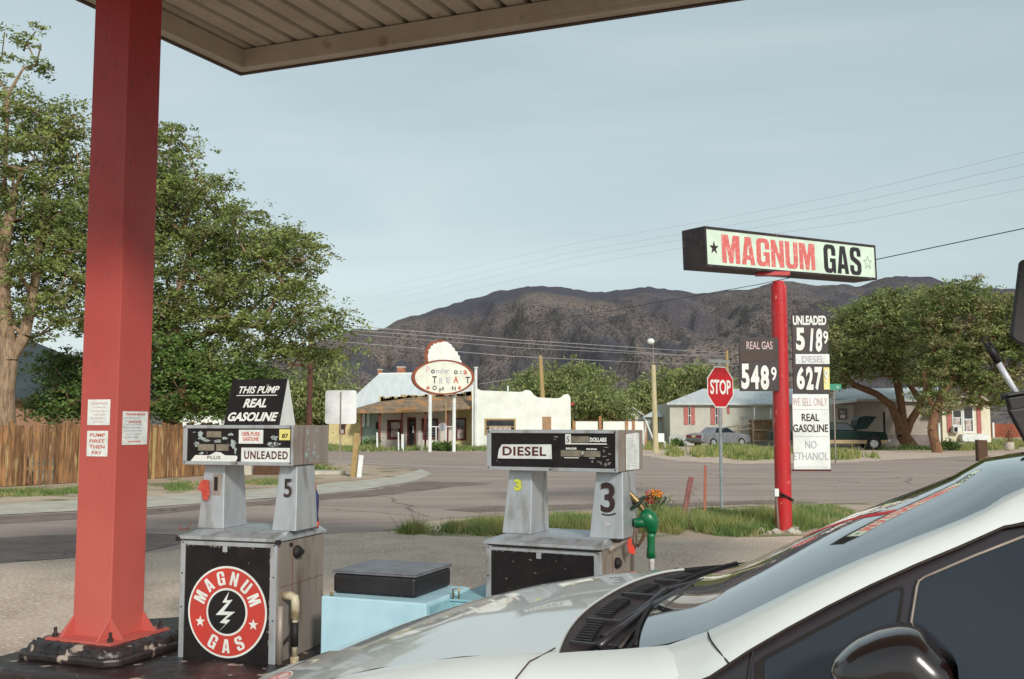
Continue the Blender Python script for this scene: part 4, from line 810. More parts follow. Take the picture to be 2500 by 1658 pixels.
# along-sign coordinate from the photographed column, solved by projection
def s_of(u):
    lo_, hi_ = 0, Ls
    for _ in range(40):
        m_ = (lo_+hi_)/2; w = sb @ Vector((m_, 0, -hs/2)); uu = 1250+F_PX*w.x/(w.y*math.cos(PITCH)+(w.z-1.62)*math.sin(PITCH))
        if uu < u: lo_ = m_
        else: hi_ = m_
    return lo_
def word(m, s_, u0, u1, f0, f1, bold=.05, n=None):
    a_, b_ = s_of(u0), s_of(u1); ws_ = [1.3 if c == 'M' else 1 for c in s_]; g_ = .13; tot = sum(ws_)+g_*(len(s_)-1); k_ = (b_-a_)/tot; x_ = a_
    for c, w_ in zip(s_, ws_): block(m, c, x_+w_*k_/2, -hs*(f0+f1)/2, w_*k_, hs*(f1-f0), .008, th=.004); x_ += (w_+g_)*k_
    return
    a_, b_ = s_of(u0), s_of(u1); put_text(m, s_, (a_+b_)/2, -hs*(f0+f1)/2, b_-a_, hs*(f1-f0), y=.008, bold=bold, th=.004)
sgn('lettering', M_pink, lambda m: word(m, 'MAGNUM', 1763, 1990, .16, .87, .06), box_)
sgn('lettering', mat('faded_black', (36, 34, 38), (50, 46, 48)), lambda m: word(m, 'GAS', 2012, 2103, .13, .9, .06), box_)
sgn('star', M_ink, lambda m: m.prism(star(s_of(1744), -hs*.52, .105, .38), .004, .0078), box_)
def outline(m):
    o_ = star(s_of(2119), -hs*.53, .13, .42); i_ = star(s_of(2119), -hs*.53, .105, .40)
    for k in range(10): j = (k+1) % 10; m.add([(o_[k][0], .006, o_[k][1]), (o_[j][0], .006, o_[j][1]), (i_[j][0], .006, i_[j][1]), (i_[k][0], .006, i_[k][1])], [(0, 1, 2, 3)])
sgn('star', mat('faint_green', (120, 140, 120)), outline, box_)
mb = MB(); w = sb @ Vector((s_of(1900), .1, -hs)); mb.box(-.34, .16, -.09, .09, w[2]-.055, w[2]-.0); mb.build('mounting_bracket', M_redpole, sg)
def board(u0, u1, v0, v1, m, name, Y=15.25, th=.03):
    a_, b_ = P(u0, v0, Y), P(u1, v1, Y); mb = MB(); mb.box(a_[0], b_[0], Y, Y+th, b_[2], a_[2]); return mb.build(name, m, sg, world=True, bevel=.004)
def btext(par, s_, u0, u1, v0, v1, m, Y=15.25, bold=.02, shear=0, rot=0, name='lettering', off=.006):
    a_, b_ = P(u0, v0, Y), P(u1, v1, Y); mb = MB(); put_text(mb, s_, (a_[0]+b_[0])/2, (a_[2]+b_[2])/2, b_[0]-a_[0], a_[2]-b_[2], y=Y-off, bold=bold, shear=shear, rot=rot); return mb.build(name, m, par, world=True, fix=False)
M_board = mat('price_board_black', (44, 34, 34), (58, 46, 44), scale=6, rough=.5)
lb_ = board(1804, 1903, 824, 955, M_board, 'price_board'); lb_['label'] = 'black board reading REAL GAS 548 9'
btext(lb_, 'REAL GAS', 1822, 1886, 834, 853, M_fpink, bold=.01)
dd = MB(); a_, b_ = P(1808, 858, 15.25), P(1900, 882, 15.25); dd.box(a_[0], b_[0], 15.246, 15.2495, b_[2], a_[2]); dd.build('price_track', M_brown, lb_, world=True)
for ch, u0, u1, v0, v1 in [('5', 1809, 1830, 888, 950), ('4', 1832, 1854, 892, 950), ('8', 1856, 1878, 892, 952), ('9', 1882, 1896, 896, 930)]:
    btext(lb_, ch, u0, u1, v0, v1, M_wl, bold=.045 if ch != '9' or u0 < 1870 else .02, name='price_digit')
rb_ = board(1933, 2025, 769, 961, M_board, 'price_board'); rb_['label'] = 'black board reading UNLEADED 518 9 and 627 9'
a_, b_ = P(1935, 770, 15.25), P(2018, 796, 15.25); 
btext(rb_, 'UNLEADED', 1935, 2017, 771, 794, M_wl, bold=.04)
for ch, u0, u1, v0, v1, sh in [('5', 1942, 1965, 800, 856, 0), ('1', 1975, 1987, 802, 858, .2), ('8', 1990, 2008, 802, 859, .12), ('9', 2009, 2022, 808, 840, 0), ('6', 1944, 1965, 895, 951, 0), ('2', 1967, 1986, 895, 952, 0), ('7', 1988, 2008, 896, 953, 0)]:
    btext(rb_, ch, u0, u1, v0, v1, M_wl, bold=.045 if v1-v0 > 40 else .02, shear=sh, name='price_digit')
st_ = board(1942, 2025.5, 864.5, 889, M_paper, 'diesel_strip', Y=15.235, th=.012); btext(st_, 'DIESEL', 1958, 2012, 869, 885, M_faint, Y=15.235, bold=.0)
mb = MB(); a_ = P(2018, 924, 15.24); mb.box(a_[0]-.045, a_[0]+.045, 15.236, 15.249, a_[2]-.17, a_[2]+.17); yl = mb.build('digit_card', mat('stained_card', (226, 226, 170), (220, 196, 90), scale=9, rough=.7), rb_, world=True); btext(rb_, '9', 2012, 2022, 902, 937, M_white, Y=15.232, bold=.02, name='price_digit')
wb = board(1934, 2028, 962.5, 1146, M_white, 'message_board'); wb['label'] = 'white board reading WE SELL ONLY REAL GASOLINE NO ETHANOL'
a_, b_ = P(1934, 1146.5, 15.25), P(2029, 1149, 15.25); mb = MB(); mb.box(a_[0], b_[0], 15.24, 15.285, b_[2]-.01, a_[2]); mb.build('board_rail', M_inkb, sg, world=True)
btext(wb, 'WE SELL ONLY', 1935, 2020, 971, 991, M_fpink, bold=0); btext(wb, 'REAL', 1957, 2000, 1010, 1028, M_ink, bold=.012); btext(wb, 'GASOLINE', 1936, 2022, 1036, 1055, M_ink, bold=.012)
btext(wb, 'NO', 1966, 1994, 1076, 1095, M_faint, bold=.0); btext(wb, 'ETHANOL', 1938, 2023, 1104, 1123, M_faint, bold=.0)
mb = MB()
for vv in (999.5, 1065, 1140): a_, b_ = P(1936, vv, 15.25), P(2021, vv, 15.25); mb.box(a_[0], b_[0], 15.246, 15.249, a_[2]-.003, a_[2]+.003)
mb.build('board_track', M_faint, wb, world=True)
mb = MB(); a_, b_ = P(1889, 1193, 15.25), P(1900, 1212, 15.25); mb.box(a_[0], b_[0], 15.2, 15.28, b_[2], a_[2]); mb.build('electrical_box', M_white, sg, world=True, bevel=.005)
mb = MB(); a_ = P(1895, 1212, 15.25); mb.tube([(a_[0], 15.24, a_[2]), (a_[0]+.02, 15.24, 0)], .02, 8); mb.build('conduit', M_steel2, sg, world=True, smooth=True)
mb = MB(); c_ = P(1910, 1205, YP); mb.tube([(c_[0]-.15, YP-.12, c_[2]+.05), (c_[0]-.05, YP-.16, c_[2]+.01), (c_[0]+.06, YP-.15, c_[2]-.05), (c_[0]+.15, YP-.06, c_[2]-.09)], .012, 6)
for k in range(2): mb.tube([(c_[0]-.13, YP-.14, c_[2]+.02-k*.03), (c_[0]+.14, YP-.1, c_[2]-.09-k*.02)], .008, 5)
mb.build('cable_wrap', M_rubber, sg, world=True, smooth=True)
# rocks round its foot
rk = MB()
for k in range(16):
    g = G(1830+random.uniform(-40, 120), 1297+random.uniform(-8, 8)); r_ = random.uniform(.03, .08); 
    bm = bmesh.new(); bmesh.ops.create_icosphere(bm, subdivisions=1, radius=r_)
    vs = [(v.co.x*random.uniform(.8, 1.4)+g[0], v.co.y*random.uniform(.8, 1.3)+g[1], max(0, v.co.z*.7+r_*.3)) for v in bm.verts]; rk.add(vs, [tuple(v.index for v in f_.verts) for f_ in bm.faces]); bm.free()
tag(rk.build('rocks', M_conc), 'loose pale stones scattered round the foot of the sign pole', 'stones', kind='stuff')

# ---------------------------------------------------------------- stop sign
YS = 18.4; c = P(1759, 945, YS); st = thing('stop_sign', 'red octagonal STOP sign on a thin grey post', 'stop sign', (c[0], c[1], 0), rz=R(40))
r = .38/math.cos(R(22.5)); oc = lambda k_: [(k_*r*math.cos(R(22.5+45*k)), c[2]+k_*r*math.sin(R(22.5+45*k))) for k in range(8)]
mb = MB(); mb.prism(oc(1), 0, .004); mb.build('border', M_wl, st); mb = MB(); mb.prism(oc(.945), -.002, -.0003); pn = mb.build('panel', mat('stop_red', (190, 18, 28), (178, 20, 30), rough=.4), st)
lettering(pn, [('STOP', 0, c[2]+.0, .60, .27, dict(y=-.002, bold=.025))], M_wl)
mb = MB(); mb.box(-.032, .032, .005, .035, 0, c[2]+.40); mb.build('post', mat('galvanised', (164, 172, 174), (140, 148, 150), rough=.5, metal=.3), st, bevel=.004)
mb = MB(); mb.box(-.012, .012, .006, .018, c[2]+.401, c[2]+.47); a_ = c[2]+.47; mb.box(-.3, .3, .008, .016, a_-.02, a_+.04); mb.build('blade', M_white, st)
o = None
# street name sign behind price boards
gs = P(2030, 952, 40); sn = thing('street_name_sign', 'small green street name plate beside the price board', 'street sign', (gs[0]-.1, 40, 0))
mb = MB(); mb.box(-.02, .5, 0, .01, gs[2]-.0, gs[2]+.24); pnl = mb.build('panel', mat('sign_green', (40, 140, 110), (36, 130, 100), rough=.5), sn); lettering(pnl, [('St', .36, gs[2]+.12, .12, .1, dict(y=-.002))], M_wl)
mb = MB(); mb.tube([(.2, .03, 0), (.2, .03, gs[2]+.2)], .03, 8); mb.build('post', M_steel2, sn)

# ---------------------------------------------------------------- small posts, flowers
def simple_post(name, label, cat, u0, v0, u1, v1, Y, w, dpt, m, z0=None, group=None, bevel=.006):
    a_ = P(u0, v0, Y); b_ = P(u1, v1, Y); t = thing(name, label, cat, (b_[0], Y, 0), group=group)
    mb = MB(); tx = a_[0]-b_[0]; h = a_[2]
    mb.hexa([(-w/2, 0, -.05), (w/2, 0, -.05), (w/2, dpt, -.05), (-w/2, dpt, -.05)], [(tx-w/2, 0, h), (tx+w/2, 0, h*.985), (tx+w/2, dpt, h*.985), (tx-w/2, dpt, h)]); mb.build('post', m, t, bevel=bevel); return t
simple_post('leaning_post', 'leaning brown-red board sticking out of the grass left of the stop sign', 'post', 1688, 1164, 1667, 1245, 17, .085, .05, mat('red_brown', (142, 92, 88), (120, 76, 72), rough=.8))
simple_post('marker_stake', 'thin upright orange marker stake in the grass left of the stop sign', 'post', 1722, 1135, 1720, 1238, 17.3, .045, .02, mat('faded_orange', (206, 128, 108), (190, 110, 90), rough=.8))
simple_post('wooden_post', 'old wooden post beside the white marker on the verge', 'post', 871, 1057, 861, 1162, 30.5, .16, .14, M_wood)
simple_post('white_marker', 'short white marker post beside the wooden post on the verge', 'post', 882, 1111, 876, 1164, 30.3, .14, .05, M_white)
simple_post('stump_post', 'short thick brown post standing behind the car roof at far right', 'post', 2399, 1074, 2401, 1124, 43, .4, .3, M_woodd)
pl_ = thing('flowers', 'red and orange flowers on a weed right behind the green nozzle', 'flowers', tuple(G(1600, 1262)))
gg = G(1600, 1262); mb = MB(); rng = np.random.RandomState(4)
for k in range(14): mb.tube([(rng.uniform(-.1, .1), rng.uniform(-.1, .1), 0), (rng.uniform(-.2, .2), rng.uniform(-.1, .1), .35)], .008, 4)
mb.build('stems', M_dkgreen, pl_)
sF = gg[1]/F_PX
C = rng.normal(size=(160, 3))*np.array([.045, .06, .05])+np.array([(1586-1600)*sF, 0, (1262-1219)*sF]); V, q = leaf_cards(C, .07, 1, rng); mesh_np('petals', V, q, mat('red_petals', (200, 44, 50), (180, 40, 60), rough=.6), pl_)
C = rng.normal(size=(150, 3))*np.array([.05, .05, .05])+np.array([(1603-1600)*sF, 0, (1262-1210)*sF]); V, q = leaf_cards(C, .08, 1, rng); mesh_np('petals', V, q, mat('orange_petals', (224, 150, 50), (214, 120, 50), rough=.6), pl_)
C = rng.normal(size=(500, 3))*np.array([.16, .12, .13])+np.array([0, 0, .18]); C[:, 2] = np.abs(C[:, 2]); V, q = leaf_cards(C, .06, 1, rng); mesh_np('leaves', V, q, M_grass, pl_)
# blank road sign seen from behind
a_ = P(832, 995, 36); rs = thing('road_sign', 'blank white road sign on a thin post seen from behind', 'road sign', (a_[0], 36, 0))
z0, z1 = P(832, 1035, 36)[2], P(832, 953, 36)[2]; w_ = .565; cr = .09; pts = []
for cx_, cz_, a0_ in [(w_-cr, z1-cr, 0), (-w_+cr, z1-cr, 90), (-w_+cr, z0+cr, 180), (w_-cr, z0+cr, 270)]:
    for k in range(5): a = R(a0_+k*22.5); pts.append((cx_+cr*math.cos(a), cz_+cr*math.sin(a)))
mb = MB(); mb.prism(pts, 0, .006); mb.build('panel', mat('bright_white', (238, 240, 240), (228, 230, 232), rough=.5), rs)
mb = MB(); mb.box(-.022, .022, -.03, -.002, 0, z1-.06); mb.build('post', M_steel2, rs)

# ---------------------------------------------------------------- plank fence at left
g0 = np.array([-17.5, 23.2]); g1 = G(0, 1190)[:2]; g2 = G(500, 1162)[:2]; d_ = g2-g1; d_ /= np.linalg.norm(d_); g0 = g1-d_*6; Lf = np.linalg.norm(g2-g0)+.4
fz = math.atan2(d_[1], d_[0]); fe = thing('plank_fence', 'weathered brown plank fence with uneven board tops along the verge', 'fence', (g0[0], g0[1], 0), rz=fz)
M_plank = mat('weathered_planks', (152, 112, 74), (92, 68, 50), scale=5, detail=8, rough=1, stretch=(3, 3, .35), bump=.6, bscale=14, island=.38, c3=(178, 154, 112), s3=3, lo3=.58, hi3=.66)
mb = MB(); x = 0; rf_ = random.Random(9); gap = np.dot(G(180, 1190)[:2]-g0, d_)
while x < Lf:
    w = rf_.uniform(.12, .17); h = 1.62+rf_.uniform(-.09, .07)+.012*math.sin(x*2); t = rf_.uniform(-.012, .012); k = 0
    if abs(x-gap) < .45: h -= rf_.uniform(0, .12); w *= .7
    y_ = rf_.uniform(-.01, .012); mb.hexa([(x, y_, .02), (x+w-.008, y_, .02), (x+w-.008, y_+.02, .02), (x, y_+.02, .02)], [(x+t, y_, h), (x+w-.008+t, y_, h+rf_.uniform(-.015, .015)), (x+w-.008+t, y_+.02, h), (x+t, y_+.02, h)]); x += w+rf_.uniform(-.004, .012)+(.04 if abs(x-gap) < .45 else 0)
mb.build('boards', M_plank, fe)
mb = MB()
for z_ in (.4, 1.3): mb.box(0, Lf, .035, .075, z_, z_+.09)
mb.build('rails', M_wood, fe)
for x in np.arange(1.0, Lf, 2.4): mb = MB(); mb.tube([(x, -.06, 0), (x+.02, -.06, 1.5)], .055, 8); mb.build('post', M_wood, fe)
# things past the fence end (seen between the pump pedestals)
g = G(598, 1160); lw = thing('block_pile', 'low stack of pale blocks and boards past the end of the plank fence', 'blocks', (g[0], g[1], 0))
mb = MB(); mb.box(-.25, .2, 0, .3, 0, .62); mb.build('block', M_conc, lw, bevel=.01); mb = MB(); mb.box(.25, 1.3, .1, .4, 0, .28); mb.box(.28, 1.28, .12, .36, .283, .5); mb.build('board_stack', M_woodd, lw)
g = G(790, 1158); cu = thing('broken_concrete', 'broken pale concrete slab lying by the white marker post', 'concrete slab', (g[0], g[1], 0)); mb = MB(); mb.prism([(-1.4, -.3), (-.4, -.5), (.6, -.4), (.7, .1), (.2, .4), (-1.2, .4)], 0, .12, ax='z'); mb.build('slab', M_conc, cu, bevel=.02)

# ---------------------------------------------------------------- buildings
def X(u, Y): return (u-1250)/F_PX*Y*1.0035
def Zv(v, Y): return P(1250, v, Y)[2]
M_siding = mat('white_siding', (222, 214, 202), (204, 194, 182), scale=1, rough=.8)
M_siding.node_tree.nodes
M_roofm = mat('pale_metal_roof', (214, 218, 216), (198, 204, 204), scale=.8, rough=.7, metal=0, stretch=(6, 1, 1))
M_shingle = mat('brown_shingle', (150, 128, 104), (112, 92, 74), scale=2.5, rough=.95, bump=.5, c3=(178, 130, 84), s3=1.2, lo3=.54, hi3=.62)
M_stucco = mat('white_stucco', (232, 236, 228), (218, 220, 210), scale=1.2, rough=.9, bump=.3, bscale=12)
M_redwood = mat('red_brown_trim', (110, 44, 32), (92, 38, 30), rough=.7)
M_curtain = mat('curtain', (198, 190, 182), (150, 130, 124), scale=6, rough=.9)
M_aqua = mat('aqua_wall', (170, 190, 182), (150, 172, 166), scale=1.5, rough=.85)
M_yell = mat('yellow_wall', (214, 200, 150), (196, 178, 128), scale=1.5, rough=.85)
Yb = 65.; 
pb = thing('porch_building', 'old house with pale metal roof, brown shingled porch roof and dark framed windows', 'house', (X(1040, Yb), Yb, 0))
def wb_(name, m, u0, u1, v0, v1, Y, th, par, bevel=0, lab=None):
    mb = MB(); mb.box(X(u0, Y), X(u1, Y), Y, Y+th, Zv(v1, Y), Zv(v0, Y)); o = mb.build(name, m, par, world=True, bevel=bevel)
    if lab: o['label'] = lab
    return o
zb0 = 1094.5
wall = wb_('wall', M_siding, 929, 1113, 990, zb0, Yb+1.8, 9, pb)
wb_('side_wall', M_yell, 1113.5, 1153, 985, zb0, Yb+1.8-.3, 9, pb, lab='yellow wall section')
wb_('wall', M_aqua, 884, 928.7, 996, zb0, Yb+2.4, 8, pb, lab='pale aqua wall section'); wb_('wall', M_yell, 806, 883.7, 1000, zb0, Yb+2.2, 8, pb, lab='beige wall section')
mb = MB()
for k in range(16): z_ = .18+k*.17; mb.box(X(929.5, Yb+1.8), X(1113, Yb+1.8), Yb+1.775, Yb+1.7995, z_, z_+.012)
mb.build('siding_line', M_faint, wall, world=True)
def window(par, u0, u1, v0, v1, Y, mframe, fw=3.2, glass=M_glass, cur=True, rail=True):
    f_ = fw; fr = MB(); a, b, c_, d__ = X(u0, Y), X(u1, Y), Zv(v1, Y), Zv(v0, Y); w = f_*Y/F_PX
    fr.box(a, b, Y-.06, Y+.0, c_, c_+w); fr.box(a, b, Y-.06, Y+.0, d__-w, d__); fr.box(a, a+w, Y-.06, Y, c_+w, d__-w); fr.box(b-w, b, Y-.06, Y, c_+w, d__-w)
    if rail: fr.box(a+w, b-w, Y-.045, Y-.01, (c_+d__)/2-.03, (c_+d__)/2+.03)
    o = fr.build('window', mframe, par, world=True); gl = MB(); gl.box(a+w, b-w, Y-.02, Y-.005, c_+w, d__-w); gl.build('pane', glass, o, world=True)
    if cur: cu_ = MB(); cu_.box(a+w+.1*(b-a), b-w-.1*(b-a), Y-.03, Y-.022, c_+w, c_+w+(d__-c_)*.45); cu_.build('curtain', M_curtain, o, world=True)
    return o
Yw = Yb+1.8
window(pb, 947.7, 985, 1025, 1073, Yw, M_redwood, 6); window(pb, 1031, 1071, 1021.5, 1073, Yw, M_redwood, 5, cur=False); window(pb, 1111.5, 1139, 1020.5, 1075, Yw-.31, M_redwood, 4)
wb_('pane', M_curtain, 957, 983, 1030.5, 1046, Yw-.035, .01, pb, lab='drawn white blind')
dr = wb_('door', M_redwood, 996, 1017, 1019, 1092, Yw-.05, .049, pb); wb_('pane', M_glass, 1000, 1013, 1025, 1085, Yw-.06, .009, dr); mb = MB(); mb.tube([(X(1011, Yw), Yw-.12, 1.0), (X(1011, Yw), Yw-.12, 1.45)], .05, 6); mb.build('handle', M_white, dr, world=True)
window(pb, 920, 929, 1030, 1048, Yw+.5, M_redwood, 1.5, cur=False); window(pb, 832, 846, 1035, 1060, Yb+2.2, M_redwood, 2)
wb_('trim', M_white, 870, 905, 1005, 1010, Yb+2.1, .05, pb); wb_('trim', M_white, 886, 893, 1010, 1042, Yb+2.1, .05, pb); wb_('trim', M_white, 898, 904, 1010, 1040, Yb+2.1, .05, pb)
# porch roof
Ye, Yr = Yb-.6, Yb+1.9
eave = [(870, 1003.5), (928, 1003.5), (1050, 1000), (1153, 993)]; rdg = [(870, 996), (932, 979), (1018, 968), (1153, 965)]
mb = MB(); bot = [P(u, v, Ye) for u, v in eave]; top = [P(u, v, Yr) for u, v in rdg]
mb.grid([[tuple(p) for p in bot], [tuple(p) for p in top]]); mb.grid([[(p[0], p[1], p[2]-.14) for p in bot], [(p[0], p[1], p[2]-.14) for p in top]]); mb.grid([[tuple(p) for p in bot], [(p[0], p[1]-.001, p[2]-.14) for p in bot]])
mb.build('porch_roof', M_shingle, pb, world=True, fix=False)
for u in (929, 983, 1040, 1094): wb_('porch_post', M_redwood, u-2.2, u+2.2, 1001, zb0+.5, Yb-.3, .12, pb)
wb_('porch_post', M_wood, 1088.5, 1091, 975, zb0-25, Yb-.7, .08, pb); wb_('porch_post', M_redwood, 883, 886, 1003, zb0+1, Yb-.1, .1, pb)
wb_('steps', M_conc, 1113, 1139, 1086, 1095.5, Yb+1.0, .4, pb)
mb = MB()
for k in range(60):
    u = 931+k*3.7; p0 = P(u, 977-k*.2+random.uniform(-1, 2), Yr-.1); mb.box(p0[0]-.14, p0[0]+.14, Yr-.1, Yr+.2, p0[2]-.2, p0[2]+random.uniform(.05, .28))
mb.build('parapet', mat('dry_tiles', (196, 184, 140), (158, 136, 92), scale=3, rough=.95), pb, world=True)
# metal roof
R1 = [P(838, 1001, Yb+1.5), P(1160, 990, Yb+1.5), P(1300, 990, Yb+12), P(838, 1001, Yb+14)]; r0, r1 = P(905, 917, Yb+8), P(1148, 912, Yb+8)
rl, rr_ = P(925, 913, Yb+7.5), P(1150, 910, Yb+7.5); ef, eg = P(826, 1003, Yb+1.4), P(1156, 990, Yb+1.4); eb_, ec = P(836, 999, Yb+14), P(1180, 990, Yb+14)
mb = MB(); mb.add([ef, eg, rr_, rl, eb_, ec], [(0, 1, 2, 3), (3, 2, 5, 4), (0, 3, 4), (1, 5, 2)]); mb.add([ef-np.array([0, 0, .15]), eg-np.array([0, 0, .15]), ec-np.array([0, 0, .15]), eb_-np.array([0, 0, .15])], [(3, 2, 1, 0)])
mrf = mb.build('roof', M_roofm, pb, world=True, fix=False)
mb = MB(); mb.tube([P(935, 978, Yb+3.1), P(967, 918, Yb+7.3)], .05, 5); mb.tube([rl, rr_], .07, 5); mb.build('ridge_cap', M_white, mrf, world=True)
M_brickc = mat('chimney_brick', (176, 120, 90), (150, 96, 70), scale=3, rough=.9)
for u, v, w in ((928, 904, 5.5), (980, 898, 10)):
    a_ = P(u, v, Yb+7.8); mb = MB(); mb.box(a_[0]-w*.0275, a_[0]+w*.0275, Yb+7.6, Yb+8.2, a_[2]-1.2, a_[2]); ch_ = mb.build('chimney', M_brickc, mrf, world=True); mb = MB(); mb.box(a_[0]-w*.031, a_[0]+w*.031, Yb+7.55, Yb+8.25, a_[2]+.001, a_[2]+.08); mb.build('chimney_cap', M_conc, ch_, world=True)
# stucco shop
Yq = 64.; sh = thing('stucco_shop', 'white stucco shop with a curved stepped parapet right of the porch building', 'shop', (X(1270, Yq), Yq, 0))
prof_ = [(1153, 1100), (1153, 941), (1158, 938), (1163, 941), (1167, 950), (1176, 953.5), (1220, 955), (1268, 957), (1276, 956), (1282, 952.5), (1291, 952.5), (1297, 956), (1304, 965), (1312, 970), (1340, 972), (1362, 972.5), (1369, 970), (1376, 964), (1383, 962), (1389, 964.5), (1392, 972), (1393, 1100)]
mb = MB(); mb.prism([(X(u, Yq), Zv(v, Yq) if v < 1100 else 0) for u, v in prof_], Yq, Yq+.35); mb.build('facade', M_stucco, sh, world=True)
mb = MB(); mb.box(X(1154, Yq), X(1392, Yq), Yq+.36, Yq+14, 0, Zv(978, Yq)); mb.build('walls', M_stucco, sh, world=True)
window(sh, 1184, 1259, 1022, 1062, Yq, M_wood, 4, cur=True); wb_('boarded_window', mat('brown_board', (168, 134, 104), (150, 116, 88), rough=.8), 1324, 1345, 1017.5, 1058, Yq-.05, .049, sh)
mb = MB(); mb.tube([(X(1162, Yq), Yq-.1, Zv(1098, Yq)), (X(1162, Yq), Yq-.1, Zv(898, Yq))], .1, 10); mb.tube([(X(1162, Yq), Yq-.1, Zv(899, Yq)), (X(1162, Yq), Yq-.1, Zv(896, Yq))], .15, 10); mb.build('vent_pipe', M_white, sh, world=True, smooth=False)
wb_('side_awning', mat('red_awning', (176, 60, 56)), 1393.3, 1401, 983, 989, Yq+.5, 1.5, sh)
mb = MB(); mb.tube([P(1240, 955, Yq+3), P(1240, 942, Yq+3)], .06, 6); mb.build('roof_pipe', M_white, sh, world=True)
# oval ice cream sign
Yo = 57.; so = thing('oval_sign', 'faded oval drive-in sign topped by a white ice cream swirl on two white poles', 'sign', (X(1080, Yo), Yo, 0))
cx_, cz_ = X(1083, Yo), Zv(921, Yo); rx, rz = 76*Yo/F_PX, 43*Yo/F_PX
def ell(k, dx=0): return [(cx_+dx+rx*k*math.cos(2*math.pi*i/48), cz_+rz*k*math.sin(2*math.pi*i/48)) for i in range(48)]
M_rim = mat('rusty_rim', (150, 80, 54), (128, 66, 46), scale=3, rough=.8)
mb = MB(); a_, b_ = ell(1), ell(.915)
for yy in (Yo, ): mb.add([(p[0], Yo, p[1]) for p in a_]+[(p[0], Yo, p[1]) for p in b_]+[(p[0]-.12, Yo+.5, p[1]) for p in a_]+[(p[0], Yo+.06, p[1]) for p in b_], [(i, (i+1) % 48, (i+1) % 48+48, i+48) for i in range(48)]+[(i, (i+1) % 48, (i+1) % 48+96, i+96) for i in range(48)]+[(i+48, (i+1) % 48+48, (i+1) % 48+144, i+144) for i in range(48)]+[tuple(range(96, 144))])
osr = mb.build('oval_frame', M_rim, so, world=True)
mb = MB(); mb.prism(ell(.914), Yo+.03, Yo+.055); osf = mb.build('oval_panel', mat('cream_panel', (228, 232, 216), (214, 214, 196), scale=2, rough=.6), so, world=True)
def sw(dx, dz, sc, seedy=0):
    pts = []
    base_ = [(1042, 880), (1040, 862), (1043, 853), (1041, 848), (1048, 843), (1047, 838), (1054, 836), (1054, 831), (1062, 832), (1065, 828), (1072, 829), (1080, 826), (1090, 827), (1096, 832), (1101, 834), (1103, 840), (1109, 844), (1110, 850), (1117, 853), (1117, 860), (1123, 864), (1122, 871), (1127, 876), (1127, 884)]
    return [(cx_+((u-1083)*sc+dx)*Yo/F_PX, Zv(884, Yo)+(884-v)*sc*Yo/F_PX+dz-.12) for u, v in base_]
mb = MB(); mb.prism(sw(-4, .05, 1.0), Yo+.1, Yo+.42); mb.build('swirl_back', M_rim, so, world=True)
# rounded swirl: stacked lobes bulging forward from the flat cut-out
mb = MB(); mb.prism(sw(2, 0, .96), Yo+.02, Yo+.099); swf = mb.build('swirl', M_stucco, so, world=True, bevel=.03)
def olet(s_, u, v, w, h, m, rot=0, bold=0): 
    mb = MB(); a_ = P(u, v, Yo); put_text(mb, s_, a_[0], a_[2], w*Yo/F_PX, h*Yo/F_PX, y=Yo+.028, bold=bold, rot=rot, th=.01); mb.build('letter', m, osf, world=True, fix=False)
for s_, u, v, w, h, m in [('P', 1045, 902, 9, 17, M_fpink), ('o', 1057, 907, 9, 10, M_ink), ('n', 1068, 907, 7, 9, M_faint), ('d', 1077, 905, 8, 14, M_faint), ('e', 1087, 907, 8, 9, M_faint), ('r', 1095, 907, 6, 9, M_faint), ('o', 1113, 909, 9, 10, M_ink), ('s', 1125, 909, 7, 9, M_faint), ('a', 1136, 909, 9, 10, M_inkr),
                      ('T', 1061, 927, 11, 17, M_ink), ('R', 1077, 930, 9, 14, M_faint), ('E', 1094, 928, 9, 14, M_faint), ('A', 1113, 927, 12, 16, M_inkr), ('T', 1142, 928, 11, 16, M_ink),
                      ('*', 1045, 947, 9, 10, M_inkr), ('O', 1061, 947, 10, 11, M_ink), ('P', 1075, 953, 5, 10, M_ink), ('E', 1082, 949, 5, 8, M_ink), ('N', 1108, 948, 9, 10, M_ink), ('*', 1122, 947, 9, 10, M_inkr)]:
    olet(s_, u, v, w, h, m, bold=.02)
for u in (1050.5, 1108): mb = MB(); x_ = X(u, Yo); y_ = Yo+.2 if u < 1060 else Yo+.6; mb.tube([(x_, y_, 0), (x_, y_, Zv(945, Yo))], .105, 12); mb.build('pole', M_white, so, world=True, smooth=False)
# white bollards in front of the porch
for i, (u, vt, vb, w, lab) in enumerate([(921, 1056, 1094, 4, 'leftmost thin white post, beside the dark bush of the porch building'), (973, 1055, 1100, 3, 'thin white post before the left porch window'), (983, 1060, 1100, 6, 'thick white post with slanted top just left of the porch door'), (1029.5, 1056, 1098, 4, 'thin white post just right of the porch door')]):
    simple_post('white_bollard', lab, 'bollard', u-.5, vt, u, vb, 59, w*59/F_PX, .12, M_white, group='white posts before the porch', bevel=.01)
a_ = P(1083, 1042, 60); t = thing('gate_rail', 'white rail with a small round sign between the oval sign legs', 'rail', (a_[0], 60, 0)); mb = MB(); mb.tube([(X(1052, 60)-a_[0], 0, a_[2]), (X(1108, 60)-a_[0], 0, a_[2])], .035, 6); mb.tube([(X(1066, 60)-a_[0], 0, a_[2]), (X(1066, 60)-a_[0], 0, 0)], .04, 6); mb.tube([(X(1090, 60)-a_[0], 0, a_[2]), (X(1090, 60)-a_[0], 0, 0)], .05, 6); mb.build('rail', M_white, t)
mb = MB(); mb.lathe([(.25, 0), (.25, .02)], (X(1082, 60)-a_[0], -.04, a_[2]), 16, 'y'); mb.build('round_sign', M_faint, t)
